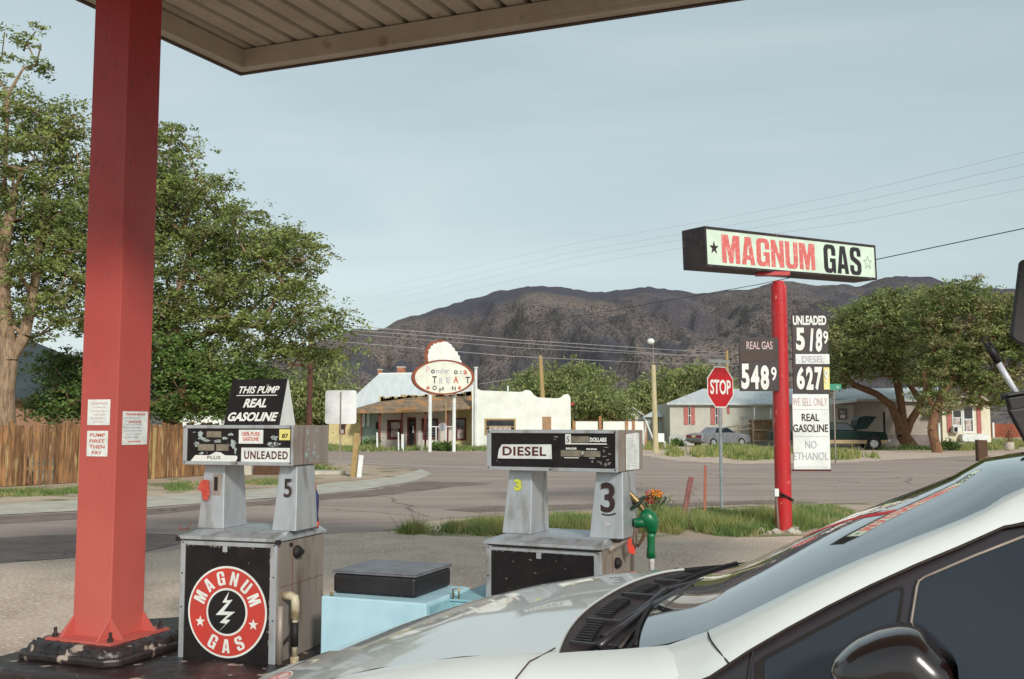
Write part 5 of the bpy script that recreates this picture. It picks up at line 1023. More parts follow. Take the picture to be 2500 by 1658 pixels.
# utility poles
def upole(label, u0, v0, u1, Y, r, m, cross=None, mast=None, cat='utility pole'):
    a_ = P(u0, v0, Y); x1 = X(u1, Y); t = thing('utility_pole', label, cat, (x1, Y, 0), group='poles along the highway')
    mb = MB(); mb.tube([(0, 0, 0), (a_[0]-x1, 0, a_[2])], [r*1.15, r*.85], 10); mb.build('pole', m, t, smooth=False)
    if cross: 
        z_ = Zv(cross[0], Y); mb = MB(); mb.box(X(cross[1], Y)-x1, X(cross[2], Y)-x1, -.1, -.0, z_-.06, z_+.06); mb.build('crossarm', m, t)
    if mast:
        z_ = Zv(mast, Y); mb = MB(); mb.tube([(a_[0]-x1, 0, a_[2]-.3), (a_[0]-x1, 0, z_)], .03, 6); ms = mb.build('mast', M_steel2, t)
        bm = bmesh.new(); bmesh.ops.create_uvsphere(bm, u_segments=14, v_segments=10, radius=.19); me = bpy.data.meshes.new('lamp'); 
        for v_ in bm.verts: v_.co.x = v_.co.x*1.1-.12; v_.co.z = v_.co.z*.9
        bm.to_mesh(me); bm.free(); me.materials.append(M_white); o = bpy.data.objects.new('lamp', me); scene.collection.objects.link(o); o.parent = t; o.location = (a_[0]-x1, 0, z_+.1)
    return t
upole('dark brown utility pole beside the tree, left of the blank road sign', 760, 800, 758, 48, .13, mat('dark_pole', (98, 62, 50), (80, 50, 42), rough=.9), cross=(892, 707, 746))
upole('short leaning yellowish pole rising behind the stucco shop', 1319, 868, 1331, 70, .16, M_wood)
upole('pale thick pole with a lamp on a thin mast, left of the mobile home', 1595, 891, 1598, 55, .14, mat('pale_pole', (196, 186, 150), (180, 164, 126), stretch=(3, 3, .3), rough=.9), mast=838)
upole('utility pole partly hidden behind the stop sign', 1774, 856, 1775, 95, .17, M_wood)
upole('rust brown pole far off left of the pale lamp pole', 1582, 958, 1582, 110, .2, M_rust); 
# wires
def wire(pts, label, Y=None, r=.016, m=None):
    ps = []
    for i in range(len(pts)-1):
        a_ = P(*pts[i]); b_ = P(*pts[i+1])
        for k in range(12): t_ = k/12; q_ = a_+(b_-a_)*t_; q_[2] -= math.sin(math.pi*t_)*.0; ps.append(tuple(q_))
    ps.append(tuple(P(*pts[-1]))); mb = MB(); mb.tube(ps, r, 4); o = mb.build('overhead_wire', m or M_steel2); tag(o, label, 'wire', 'overhead wires'); return o
wm = mat('pale_wire', (176, 172, 172)); wd = mat('dark_wire', (60, 58, 64))
wire([(700, 780, 49), (930, 802, 55), (1250, 829, 62), (1650, 855, 74), (1774, 862, 95)], 'uppermost pale wire crossing the mountain behind the oval sign', r=.02, m=wm)
wire([(700, 792, 49), (868, 807, 55), (1250, 836, 62), (1650, 866.5, 74), (1774, 868, 95)], 'second pale wire from the top across the mountain', r=.018, m=wm)
wire([(700, 800, 49), (868, 816, 55), (1250, 848, 62), (1650, 868, 74), (1774, 871, 95)], 'third pale wire from the top across the mountain', r=.014, m=wm)
wire([(700, 822, 49), (853, 836, 55), (1250, 870, 62), (1500, 882, 70), (1800, 893, 95)], 'lowest pale wire across the mountain', r=.018, m=wm)
wire([(1170, 938, 60), (1250, 925, 62)], 'short service wire left of the round tree', r=.014, m=wm)
wire([(2560, 545, 20), (2138, 634, 24), (1850, 695, 32), (1450, 765, 45), (1250, 800, 60)], 'dark wire running from the sign box to the upper right edge', r=.011, m=wd)
for k, (va, vb) in enumerate(((370, 520), (400, 540), (430, 555), (462, 575))):
    wire([(2560, va-12, 40), (2100, (va+vb)/2+22, 50), (1740, vb+18, 60), (1400, vb+75, 80), (900, vb+190, 170)], ['highest', 'second highest', 'third highest', 'lowest'][k]+' of the four thin grey wires in the sky above the sign', r=.0055, m=mat('grey_wire', (150, 162, 168)))

# ---------------------------------------------------------------- right-hand houses
M_mob = mat('grey_siding', (194, 192, 180), (180, 178, 164), scale=.9, rough=.8)
M_mob2 = mat('shaded_siding', (166, 158, 148), (152, 144, 134), scale=.9, rough=.85)  # darker siding, shade put into its colour
M_shut = mat('dusty_red_shutter', (182, 112, 104), (168, 98, 92), scale=3, rough=.8)
Ym = 75.; mh = thing('mobile_home', 'long grey mobile home with dusty red shutters behind the parked sedan', 'mobile home', (X(1780, Ym), Ym, 0))
wl = wb_('wall', M_mob, 1633, 1990, 984, 1064, Ym, 8, mh); wb_('skirting', mat('pale_skirting', (186, 190, 188), (170, 172, 168), scale=1, rough=.8), 1631, 1990, 1064.4, 1087, Ym-.06, 8, mh)
mb = MB(); q_ = [P(1628, 984, Ym-.4), P(1995, 986, Ym-.4), P(1960, 950, Ym+4), P(1716, 949, Ym+4), P(1640, 984, Ym+8.4), P(1995, 984, Ym+8.4)]; mb.add(q_, [(0, 1, 2, 3), (3, 2, 5, 4), (0, 3, 4), (1, 5, 2)]); mb.add([q_[0]-np.array([0, 0, .12]), q_[1]-np.array([0, 0, .12]), q_[1], q_[0]], [(0, 1, 2, 3)]); mb.build('roof', mat('grey_metal_roof', (198, 202, 200), (180, 184, 184), scale=1, rough=.5, stretch=(5, 1, 1)), mh, world=True, fix=False)
wb_('eave_trim', M_white, 1629, 1990, 987, 992, Ym-.1, .09, mh)
def shut(u0, u1, v0, v1, Y, par):
    wb_('shutter', M_shut, u0, u0+(u1-u0)*.38, v0, v1, Y-.05, .049, par); wb_('shutter', M_shut, u0+(u1-u0)*.62, u1, v0, v1, Y-.05, .049, par)
    window(par, u0+(u1-u0)*.39, u0+(u1-u0)*.61, v0, v1, Y, M_white, .8, cur=False)
shut(1667, 1694, 993, 1037, Ym, mh); shut(1732, 1760, 993, 1037, Ym, mh); wb_('shutter', M_shut, 1772, 1778, 994, 1011, Ym-.05, .049, mh)
# entry porch
for u in (1837, 1877): wb_('porch_post', M_white, u, u+2.5, 992, 1024, Ym-1.6, .08, mh)
wb_('porch_beam', M_woodg, 1834, 1885, 990, 995, Ym-1.6, .1, mh)
sp = thing('wooden_stair', 'weathered wooden stair box with hand rail before the mobile home', 'stairs', (X(1857, 73), 73, 0))
wb_('stair_box', mat('old_boards', (128, 104, 78), (96, 76, 58), scale=4, rough=.95, c3=(170, 150, 120), s3=5, lo3=.6, hi3=.7), 1834, 1881, 1025, 1078, 73, 1.2, sp)
mb = MB()
for vv in (1025, 1050, 1076): mb.box(X(1833, 72.9), X(1882, 72.9), 72.85, 72.95, Zv(vv, 73)-.05, Zv(vv, 73)+.05)
for u in (1834, 1881): mb.box(X(u, 72.9)-.05, X(u, 72.9)+.05, 72.84, 72.94, 0, Zv(1025, 73)+.06)
mb.build('stair_frame', M_woodg, sp, world=True)
mb = MB(); mb.tube([P(1770, 1044, 73), P(1834, 1034, 73)], .05, 5); mb.tube([P(1770, 1056, 73), P(1834, 1046, 73)], .05, 5); mb.tube([P(1803, 1038, 73), P(1803, 1066, 73)], .06, 5); mb.build('hand_rail', M_woodg, sp, world=True)
# second home
Y2 = 69.; m2 = thing('mobile_home', 'grey mobile home behind the splayed tree trunks, with a bright sunlit end wall', 'mobile home', (X(2200, Y2), Y2, 0))
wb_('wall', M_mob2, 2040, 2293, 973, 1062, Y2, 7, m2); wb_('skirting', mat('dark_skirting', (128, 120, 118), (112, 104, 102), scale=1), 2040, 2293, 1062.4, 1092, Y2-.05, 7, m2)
wb_('wall', mat('sunlit_end_wall', (222, 216, 192), (206, 198, 170), scale=1), 2293.3, 2410, 985, 1080, Y2-1.2, 7, m2, lab='end wall with sunlight put into its cream colour')  # sunlight put into the wall colour, against the shaded siding beside it
mb = MB(); q_ = [P(2030, 974, Y2-.5), P(2300, 975, Y2-.5), P(2290, 945, Y2+4), P(2040, 950, Y2+4)]; mb.add(q_, [(0, 1, 2, 3)]); mb.add([q_[0], q_[1], q_[1]-np.array([0, 0, .16]), q_[0]-np.array([0, 0, .16])], [(3, 2, 1, 0)]); mb.build('roof', mat('grey_metal_roof', None), m2, world=True, fix=False)
mb = MB(); q_ = [P(2296, 984, Y2-1.9), P(2420, 982, Y2-1.9), P(2400, 966, Y2+1), P(2300, 966, Y2+1)]; mb.add(q_, [(0, 1, 2, 3)]); mb.add([q_[0], q_[1], q_[1]-np.array([0, 0, .2]), q_[0]-np.array([0, 0, .2])], [(3, 2, 1, 0)]); mb.build('roof', mat('tan_roof', (190, 176, 150), (160, 144, 116), scale=2, rough=.9), m2, world=True, fix=False)
wb_('lean_to_wall', M_mob2, 2028, 2080, 988, 1090, Y2-1, .9, m2); mb = MB(); q_ = [P(2026, 984, Y2-1.7), P(2092, 977, Y2-1.7), P(2092, 970, Y2+.1), P(2026, 974, Y2+.1)]; mb.add(q_, [(0, 1, 2, 3)]); mb.add([q_[0], q_[1], q_[1]-np.array([0, 0, .12]), q_[0]-np.array([0, 0, .12])], [(3, 2, 1, 0)]); mb.build('lean_to_roof', M_white, m2, world=True, fix=False)
window(m2, 2042, 2062, 998, 1024, Y2-1.02, M_brown, 2); wb_('door_gap', M_shade, 2151, 2155, 1005, 1060, Y2-.03, .029, m2)
Yz = Y2-1.2; wb_('shutter', M_shut, 2305, 2316, 1002, 1056, Yz-.06, .059, m2); wb_('shutter', M_shut, 2378, 2388, 990, 1058, Yz-.06, .059, m2)
window(m2, 2342, 2370, 990, 1057, Yz, M_white, 4, rail=True); window(m2, 2317, 2341, 1000, 1040, Yz, M_white, 2.5)
acu = wb_('air_conditioner', M_white, 2320, 2338, 1041, 1056, Yz-.5, .5, m2, bevel=.02); wb_('grille', M_shade, 2322, 2330, 1043, 1054, Yz-.52, .019, acu)
wb_('window_ledge', M_white, 2341, 2405, 1060, 1078, Yz-.5, .49, m2, lab='white box below the windows')
# fence, planter, drum at far right
t = thing('brick_fence', 'low brick red wall at the far right behind the trees', 'wall', (X(2450, 74), 74, 0)); wb_('panel', mat('brick_red', (150, 84, 60), (132, 70, 50), scale=1.5, rough=.9), 2412, 2620, 1035, 1068, 74, .2, t)
t = thing('white_post', 'white post standing before the brick red wall', 'post', (X(2417, 72), 72, 0)); wb_('post', M_white, 2415, 2419, 1032, 1068, 72, .1, t)
a_ = P(2463, 1078, 60); t = thing('plant_pot', 'round concrete pot with a reddish shrub at far right', 'plant pot', (a_[0], 60, 0)); mb = MB(); mb.lathe([(.2, 0), (.28, .1), (.28, .45), (.31, .52), (.24, .52), (.2, .3)], (0, 0, 0), 14); mb.build('pot', M_conc, t); C = rng.normal(size=(300, 3))*np.array([.16, .16, .3])+np.array([0, 0, 1.0]); V, q = leaf_cards(C, .12, 1, rng); mesh_np('foliage', V, q, mat('reddish_leaf', (150, 88, 76), (110, 96, 60), scale=3), t); mb = MB(); mb.tube([(0, 0, .3), (0, 0, 1.2)], .03, 6); mb.build('stem', M_barkd, t)
t = thing('steel_post', 'thin pale post right beside the leaning tree trunk', 'post', (X(2286, 57.5), 57.5, 0)); wb_('post', M_white, 2284, 2288, 1032, 1100, 57.5, .08, t)
# far buildings between
def gable(label, u0, u1, vr, ve, vb, Y, mw, mr, dep=6, group=None):
    t = thing('far_house', label, 'house', (X((u0+u1)/2, Y), Y, 0), group=group); um = (u0+u1)/2
    mb = MB(); mb.prism([(X(u0, Y), 0), (X(u1, Y), 0), (X(u1, Y), Zv(ve, Y)), (X(um, Y), Zv(vr, Y)), (X(u0, Y), Zv(ve, Y))], Y, Y+dep); mb.build('walls', mw, t, world=True)
    mb = MB(); o_ = .35
    for s_ in (0, 1):
        uu = u0 if s_ == 0 else u1; sg_ = -1 if s_ == 0 else 1
        mb.add([(X(uu, Y)+sg_*o_, Y-.4, Zv(ve, Y)-.2), (X(um, Y), Y-.4, Zv(vr, Y)+.1), (X(um, Y), Y+dep, Zv(vr, Y)+.1), (X(uu, Y)+sg_*o_, Y+dep, Zv(ve, Y)-.2)], [(0, 1, 2, 3)])
    mb.build('roof', mr, t, world=True, solid=.08); return t
gable('small white gabled shed seen behind the low white fence', 1522, 1561, 996, 1008, 1040, 90, M_stucco, M_roofm)
t = thing('metal_shed', 'pale metal shed just left of the mobile home', 'shed', (X(1603, 79), 79, 0)); wb_('wall', mat('pale_sheet', (196, 206, 208), (180, 190, 192), scale=1, stretch=(8, 1, 1)), 1575, 1632, 1017, 1086, 79, 5, t)
mb = MB(); q_ = [P(1571, 1017, 78.6), P(1640, 1017, 78.6), P(1632, 996, 82), P(1600, 1000, 82)]; mb.add(q_, [(0, 1, 2, 3)]); mb.build('roof', M_roofm, t, world=True, fix=False, solid=.05)
mb = MB(); mb.box(X(1598, 79)-.3, X(1598, 79)+.2, 78.95, 78.99, 0, 2.0); mb.build('door', M_rust, t, world=True)
t = thing('red_roof_house', 'bit of rusty red roof above the pale metal shed', 'house', (X(1615, 88), 88, 0)); wb_('walls', M_brickc, 1590, 1650, 1008, 1080, 88, 5, t); mb = MB(); q_ = [P(1585, 1012, 87.6), P(1655, 1010, 87.6), P(1645, 995, 91), P(1612, 992, 91)]; mb.add(q_, [(0, 1, 2, 3)]); mb.build('roof', mat('rust_roof', (170, 92, 70), (140, 74, 58)), t, world=True, fix=False, solid=.05)
# white panel fence
t = thing('panel_fence', 'low white panel fence with brown posts right of the stucco shop', 'fence', (X(1500, 68), 68, 0))
for (u0, u1) in ((1404, 1458), (1471, 1524), (1532, 1541), (1548, 1570)): wb_('panel', M_stucco, u0, u1, 1029, 1084, 68, .06, t)
for u in (1400, 1464, 1528, 1545, 1574): wb_('post', mat('tan_post', (178, 128, 84), (150, 104, 66)), u-3, u+3, 1028 if u != 1464 else 1016, 1088, 67.9, .15, t)
wb_('top_rail', M_woodd, 1396, 1620, 1026.2, 1028, 68.1, .06, t)
t = thing('swing_frame', 'thin white A-shaped frame at the grass edge left of the mobile home', 'frame', (X(1590, 62), 62, 0)); mb = MB(); mb.tube([P(1577, 1028, 62), (X(1602, 62), 62, 0)], .055, 6); mb.tube([P(1577, 1028, 62), (X(1572, 62), 62.8, 0)], .05, 6); mb.tube([P(1577, 1028, 62), (X(1574, 64), 65, 2.0)], .04, 6); mb.build('frame', M_white, t, world=True)
t = thing('garden_chair', 'small white garden chair on the grass by the A-frame', 'chair', (X(1612, 63), 63, 0)); 
x_ = X(1612, 63)
mb = MB(); mb.box(x_-.3, x_+.25, 63, 63.5, .45, .5); mb.build('seat', M_white, t, world=True); mb = MB(); mb.box(x_-.3, x_+.25, 63.5, 63.55, .5, 1.0); mb.build('backrest', M_white, t, world=True)
for dx, dy in ((-.28, 0), (.22, 0), (-.28, .5), (.22, .5)): mb = MB(); mb.tube([(x_+dx, 63+dy, 0), (x_+dx, 63+dy, .45)], .03, 5); mb.build('leg', M_white, t, world=True)
# house behind the fence at left
Yh = 46.; t = thing('dark_roof_house', 'brown house with dark blue-green roof behind the plank fence at left', 'house', (X(110, Yh), Yh, 0))
wb_('wall', mat('brown_wall', (160, 122, 96), (140, 104, 80), scale=1), -60, 232, 975, 1120, Yh, 6, t)
mb = MB(); q_ = [P(-90, 974, Yh-.6), P(250, 974, Yh-.6), P(160, 866, Yh+3), P(80, 833, Yh+3), P(-60, 850, Yh+3)]; mb.add(q_, [(0, 1, 2, 3, 4)]); mb.build('roof', mat('dark_teal_roof', (58, 68, 70), (46, 54, 58), scale=1.5, rough=.8), t, world=True, fix=False, solid=.1)
wb_('eave', M_brown, -90, 250, 972, 979, Yh-.65, .1, t)
t = thing('far_house', 'white building glimpsed between the fence top and the dark low tree', 'house', (X(470, 75), 75, 0)); wb_('walls', M_stucco, 405, 545, 1004, 1088, 75, 6, t); wb_('roof', M_roofm, 400, 550, 998, 1004, 74.8, 6.4, t)

# ---------------------------------------------------------------- far vehicles
def far_car(label, Y, u0, u1, vg, body, kind):
    sc = Y/F_PX; x0 = X(u0, Y); L = X(u1, Y)-x0
    t = thing('parked_sedan' if kind == 'sedan' else 'pickup_truck', label, 'car' if kind == 'sedan' else 'pickup truck', (x0, Y, 0)); return t, L
# sedan: rear at left, turned so that its tail shows
Yc_ = 70.; xr_ = X(1716, Yc_); sd_ = thing('parked_sedan', 'silver grey sedan with red tail lights parked before the mobile home', 'car', (xr_, Yc_, 0), rz=R(30))
M_silver = mat('dull_silver', (146, 148, 154), (128, 128, 134), scale=2, rough=.35, metal=.3, coat=.3)
Wc = 1.7
prof_s = [(-.95, .35), (-.98, .62), (-.9, .88), (-.1, .98), (1.7, .99), (2.7, .92), (3.45, .8), (3.55, .55), (3.5, .3), (2.95, .22), (-.5, .22)]
def loft_prof(prof, W, inset):
    mb = MB(); n = len(prof); rows = []
    for y_, k, dz in ((0, .0, 0), (.0, 1, 0),): pass
    a = [(p[0], W*.5-.0, p[1]) for p in prof]; b = [(p[0], -W*.5, p[1]) for p in prof]
    mb.add(a+b, [tuple(range(n)), tuple(range(2*n-1, n-1, -1))]+[(i, i+n, (i+1) % n+n, (i+1) % n) for i in range(n)]); return mb
loft_prof(prof_s, Wc, 0).build('body', M_silver, sd_, bevel=.07)
cabn = [(.15, .97), (.6, 1.34), (1.6, 1.37), (2.3, .99)]
mb = MB(); y_ = .74; yt = .58
mb.hexa([(.15, -y_, .96), (2.35, -y_, .96), (2.35, y_, .96), (.15, y_, .96)], [(.62, -yt, 1.36), (1.6, -yt, 1.36), (1.6, yt, 1.36), (.62, yt, 1.36)]); cb_ = mb.build('cabin_roof', M_silver, sd_, bevel=.05)
mb = MB()
def lerp(a, b, t): return tuple(a[i]+(b[i]-a[i])*t for i in range(3))
for sy in (-1, 1):
    for (xa, xb) in ((.32, 1.12), (1.2, 2.0)):
        q_ = [(xa, sy*(y_+.008), .99), (xb+.12, sy*(y_+.008), .99), (min(xb, 1.62), sy*(yt+.022), 1.31), (max(xa, .62), sy*(yt+.022), 1.31)]; mb.add(q_, [(0, 1, 2, 3)])
mb.add([(.2, -.62, 1.0), (.2, .62, 1.0), (.585, .5, 1.33), (.585, -.5, 1.33)], [(0, 1, 2, 3)]); mb.add([(2.33, -.62, .99), (2.33, .62, .99), (1.66, .5, 1.335), (1.66, -.5, 1.335)], [(0, 1, 2, 3)])
mb.build('windows', M_glass, sd_)
mb = MB(); mb.box(-.995, -.97, -.8, -.28, .66, .8); o = mb.build('tail_light', mat('tail_red', (160, 30, 34), (140, 26, 30), rough=.3), sd_); mb = MB(); mb.box(-.995, -.97, .28, .8, .66, .8); mb.build('tail_light', mat('tail_red', None), sd_)
mb = MB(); mb.box(-.995, -.975, -.16, .16, .66, .79); mb.build('licence_plate', M_sticker_y, sd_)
mb = MB(); mb.box(-1.06, -.93, -.82, .82, .42, .55); mb.build('bumper', mat('grey_bumper', (120, 118, 118)), sd_, bevel=.02)
def wheel(par, x_, y_, r, w=.2, m=M_steel, name='wheel'):
    mb = MB(); mb.lathe([(r*.6, -w/2), (r*.96, -w/2), (r, -w/3), (r, w/3), (r*.96, w/2), (r*.6, w/2)], (x_, y_, r), 20, 'y'); o = mb.build('wheel', M_rubber, par, smooth=False)
    mb = MB(); mb.lathe([(r*.62, -w/2-.005), (r*.5, -w/2-.01), (r*.2, -w/2+.03), (r*.2, w/2-.03), (r*.5, w/2+.01), (r*.62, w/2+.005)], (x_, y_, r), 16, 'y'); mb.build('rim', m, o)
for x_ in (0.05, 2.65):
    for y_s in (-.78, .78): wheel(sd_, x_, y_s, .31)
# pickup with raised hood
Yt = 62.5; xt = X(2056, Yt)-2.6; tk = thing('pickup_truck', 'dark green pickup truck with its hood raised and tan lower panels', 'pickup truck', (xt, Yt, 0), rz=R(-6))
M_dg = mat('dark_green_paint', (14, 40, 36), (10, 32, 30), rough=.45, spec=.15)
M_tan = mat('tan_paint', (170, 148, 112), (150, 128, 96), rough=.4)
mb = MB(); mb.prism([(-.6, .62), (-.6, 1.15), (1.35, 1.17), (3.0, 1.17), (4.6, 1.1), (4.85, 1.0), (4.9, .7), (4.85, .62)], -.9, .9); mb.build('body', M_dg, tk, bevel=.05)
mb = MB(); mb.prism([(-.6, .38), (-.6, .617), (4.86, .617), (4.86, .42), (4.6, .38)], -.905, .905); mb.build('lower_panel', M_tan, tk, bevel=.03)
mb = MB(); mb.hexa([(1.35, -.82, 1.171), (3.1, -.82, 1.171), (3.1, .82, 1.171), (1.35, .82, 1.171)], [(1.5, -.68, 1.68), (2.55, -.68, 1.68), (2.55, .68, 1.68), (1.5, .68, 1.68)]); mb.build('cab', M_dg, tk, bevel=.05)
mb = MB()
for sy in (-1, 1): mb.add([(1.75, sy*.828, 1.22), (2.9, sy*.828, 1.22), (2.5, sy*.71, 1.6), (1.75, sy*.71, 1.6)], [(0, 1, 2, 3)])
mb.add([(3.06, -.75, 1.2), (3.06, .75, 1.2), (2.6, .6, 1.62), (2.6, -.6, 1.62)], [(0, 1, 2, 3)]); mb.build('windows', M_glass, tk)
mb = MB(); mb.hexa([(3.0, -.82, 1.19), (3.06, -.82, 1.17), (3.06, .82, 1.17), (3.0, .82, 1.19)], [(3.05, -.8, 1.75), (3.09, -.8, 1.73), (3.09, .8, 1.73), (3.05, .8, 1.75)])
mb = MB(); mb.prism([(3.02, 1.2), (3.12, 1.85), (3.3, 2.02), (3.6, 2.08), (4.3, 2.04), (4.28, 2.0), (3.6, 2.02), (3.33, 1.95), (3.2, 1.8), (3.1, 1.2)], -.8, .8); mb.build('raised_hood', M_dg, tk, bevel=.015)
mb = MB(); mb.prism([(3.13, 1.25), (3.22, 1.8), (3.36, 1.95), (3.62, 2.01), (4.25, 1.99), (3.7, 1.3)], -.76, -.6); mb.build('hood_liner', M_dg, tk)
mb = MB(); mb.box(4.86, 4.93, -.88, -.45, .78, .98); mb.build('headlight', M_curtain, tk, bevel=.02); mb = MB(); mb.box(4.86, 4.93, .45, .88, .78, .98); mb.build('headlight', M_curtain, tk, bevel=.02)
mb = MB(); mb.box(4.87, 5.05, -.92, .92, .5, .66); mb.build('bumper', M_steel, tk, bevel=.03)
for x_ in (.55, 4.05):
    for y_s in (-.82, .82): wheel(tk, x_, y_s, .38, .24)
mb = MB()
for x_ in (.55, 4.05):
    for y_s in (-.912, .908): mb.lathe([(.44, -.004), (.44, .004)], (x_, y_s, .42), 20, 'y')
mb.build('wheel_arch', M_rubber, tk)
mb = MB(); mb.box(-2.1, -.62, -.9, .9, .62, 1.12); mb.build('bed', M_dg, tk, bevel=.04)
#CAR#
# ---------------------------------------------------------------- white car in the foreground
HC = R(-66); ROLL = R(-2); Fv = np.array([math.sin(HC), math.cos(HC)]); Lv = np.array([-Fv[1], Fv[0]])
Oc = np.array([.43, 2.72])-.65*Fv-.70*Lv
car = thing('white_car', 'white car seen from its left side, hood and windshield filling the lower right corner', 'car', (Oc[0], Oc[1], 0), rz=math.atan2(Fv[1], Fv[0]), rx=ROLL)
_L = np.array([*(Lv*math.cos(ROLL)), math.sin(ROLL)]); _U = np.array([*(-Lv*math.sin(ROLL)), math.cos(ROLL)]); _B = np.array([[Fv[0], Fv[1], 0], _L, _U])
eye2 = _B @ np.array([-Oc[0], -Oc[1], EYE[2]])
def cray(u, v): return _B @ ray(u, v)
def cy(u, v, y): d = cray(u, v); return eye2+d*((y-eye2[1])/d[1])
def cz(u, v, z): d = cray(u, v); return eye2+d*((z-eye2[2])/d[2])
M_car = mat('white_car_paint', (220, 224, 220), (212, 217, 213), scale=1.2, rough=.32, coat=.9, c3=(204, 204, 196), s3=2.2, lo3=.66, hi3=.9)  # third tone is dirt that also paints soft reflections into the colour
M_trim = mat('black_trim', (52, 46, 50), (44, 40, 44), scale=3, rough=.3)
M_cowl = mat('cowl_plastic', (52, 44, 46), (66, 58, 58), scale=12, rough=.65, bump=.1)
M_mirr = mat('mirror_shell', (34, 22, 20), (28, 18, 18), rough=.22, coat=.8)
M_ws = mat('windshield_glass', (14, 18, 20), (18, 22, 24), rough=.03, spec=1.0, coat=1)
M_sg = mat('side_glass', (40, 46, 54), (34, 40, 48), scale=1.5, rough=.06, spec=.6)
def spl(x, xs, ys): return float(np.interp(x, xs, ys))
def zc(x): return spl(x, [.6, 1.0, 1.27, 1.55, 1.75, 2.0, 2.2, 2.35, 2.45], [1.08, 1.045, 1.012, .958, .902, .815, .74, .675, .61])
def zh(x, y): return zc(x)-(.036+.02*max(0, min(1, x-1.2)))*(abs(y)/.7)**2.6
def yw(x): return spl(x, [.5, 1.7, 2.05, 2.25, 2.38, 2.45], [.70, .70, .66, .58, .46, .34])
def xr(y): return 1.055-.195*min(abs(y), .7)**2.2
NS = 29; rows = []
for i in range(26):
    row = []
    for k in range(NS):
        s_ = -1+2*k/(NS-1); yy = s_*.70; xs_ = xr(yy); t_ = i/25; x_ = xs_+(2.45-xs_)*t_
        y_ = s_*yw(x_); row.append((x_, y_, zh(x_, y_ if abs(yw(x_)-.7) < .01 else s_*.7)))
    rows.append(row)
mb = MB(); mb.grid(rows); hood = mb.build('hood', M_car, car, smooth=True)
# rolled rear lip of the hood
mb = MB(); lip = rows[0]; mb.grid([[(p[0], p[1], p[2]+.0) for p in lip], [(p[0]-.003, p[1], p[2]-.004) for p in lip], [(p[0], p[1], p[2]-.009) for p in lip]]); mb.build('hood_edge', M_car, hood, smooth=True)
# fenders and body side
SEAM = np.array([(.97, .7, zh(.97, .7))]+[tuple(cy(u, v, .70)) for u, v in [(1450, 1588), (1560, 1584), (1623, 1573)]])
SEAM = SEAM[np.argsort(-SEAM[:, 0])]
def side_pts(x):
    if x >= .97: ze = zh(x, .7)
    elif x > .5: ze = float(np.interp(x, SEAM[::-1, 0], SEAM[::-1, 2]))
    if x > .5: y0 = yw(x)
    else: ze = .985; y0 = .72
    k = (yw(x)-.70)
    return [(y0, ze), (y0+.05, ze-.013), (y0+.095, ze-.05), (y0+.135, ze-.12), (y0+.165, ze-.24), (.885+k*.8, .60 if ze > .85 else .5), (.885+k*.8, .42), (.86+k, .22)]
for sgn_ in (1, -1):
    xs_ = [.60, .65, .7, .8, .9, .975, 1.08, 1.2, 1.35, 1.5, 1.65, 1.8, 1.95, 2.08, 2.18, 2.28, 2.38, 2.45]
    mb = MB(); mb.grid([[(x, sgn_*p[0], p[1]) for p in side_pts(x)] for x in xs_]); mb.build('fender', M_car, car, smooth=True)
def belt(x): return spl(x, [-1.9, -1.2, .2, .62], [1.04, 1.01, .985, .97])
for sgn_ in (1, -1):
    mb = MB(); rws = []
    for x in [.60, .4, .1, -.3, -.7, -1.1, -1.5, -1.75, -1.9]:
        b = belt(x); k = 0 if x > -1.5 else (x+1.5)*.25
        rws.append([(x, sgn_*(.815+k), b), (x, sgn_*(.845+k), b-.02), (x, sgn_*(.868+k), b-.10), (x, sgn_*(.88+k), b-.22), (x, sgn_*(.885+k), .60), (x, sgn_*(.885+k), .42), (x, sgn_*(.86+k), .22)])
    mb.grid(rws); mb.build('door_panel', M_car, car, smooth=True)
# nose, tail, underside
mb = MB(); q_ = []
for z_, o_ in ((.64, 0), (.55, .05), (.45, .07), (.32, .06), (.22, .02)):
    q_.append([(2.45+o_-.16*(abs(s_)**3), s_*(.34+.38*min(1, (.64-z_)*8)), z_) for s_ in np.linspace(-1, 1, 15)])
mb.grid(q_); mb.build('front_bumper', M_car, car, smooth=True)
mb = MB(); mb.box(2.45, 2.535, -.42, .42, .40, .50); mb.build('grille', M_blackpl, car, bevel=.02)
for sgn_ in (1, -1):
    mb = MB(); mb.hexa([(2.24, sgn_*.64, .56), (2.46, sgn_*.44, .56), (2.42, sgn_*.42, .56), (2.20, sgn_*.62, .56)], [(2.20, sgn_*.70, .68), (2.43, sgn_*.48, .64), (2.39, sgn_*.46, .64), (2.16, sgn_*.68, .68)]); mb.build('headlight', M_curtain, car, bevel=.01)
mb = MB(); mb.box(-1.9, 2.2, -.80, .80, .2, .55); mb.build('underbody', M_blackpl, car)
mb = MB(); q_ = [[(-1.9-o_, s_*(.80-.08*abs(s_)), z_) for s_ in np.linspace(-1, 1, 11)] for z_, o_ in ((1.02, 0), (.9, .06), (.6, .12), (.4, .12), (.22, .05))]; mb.grid(q_); mb.build('rear_bumper', M_car, car, smooth=True)
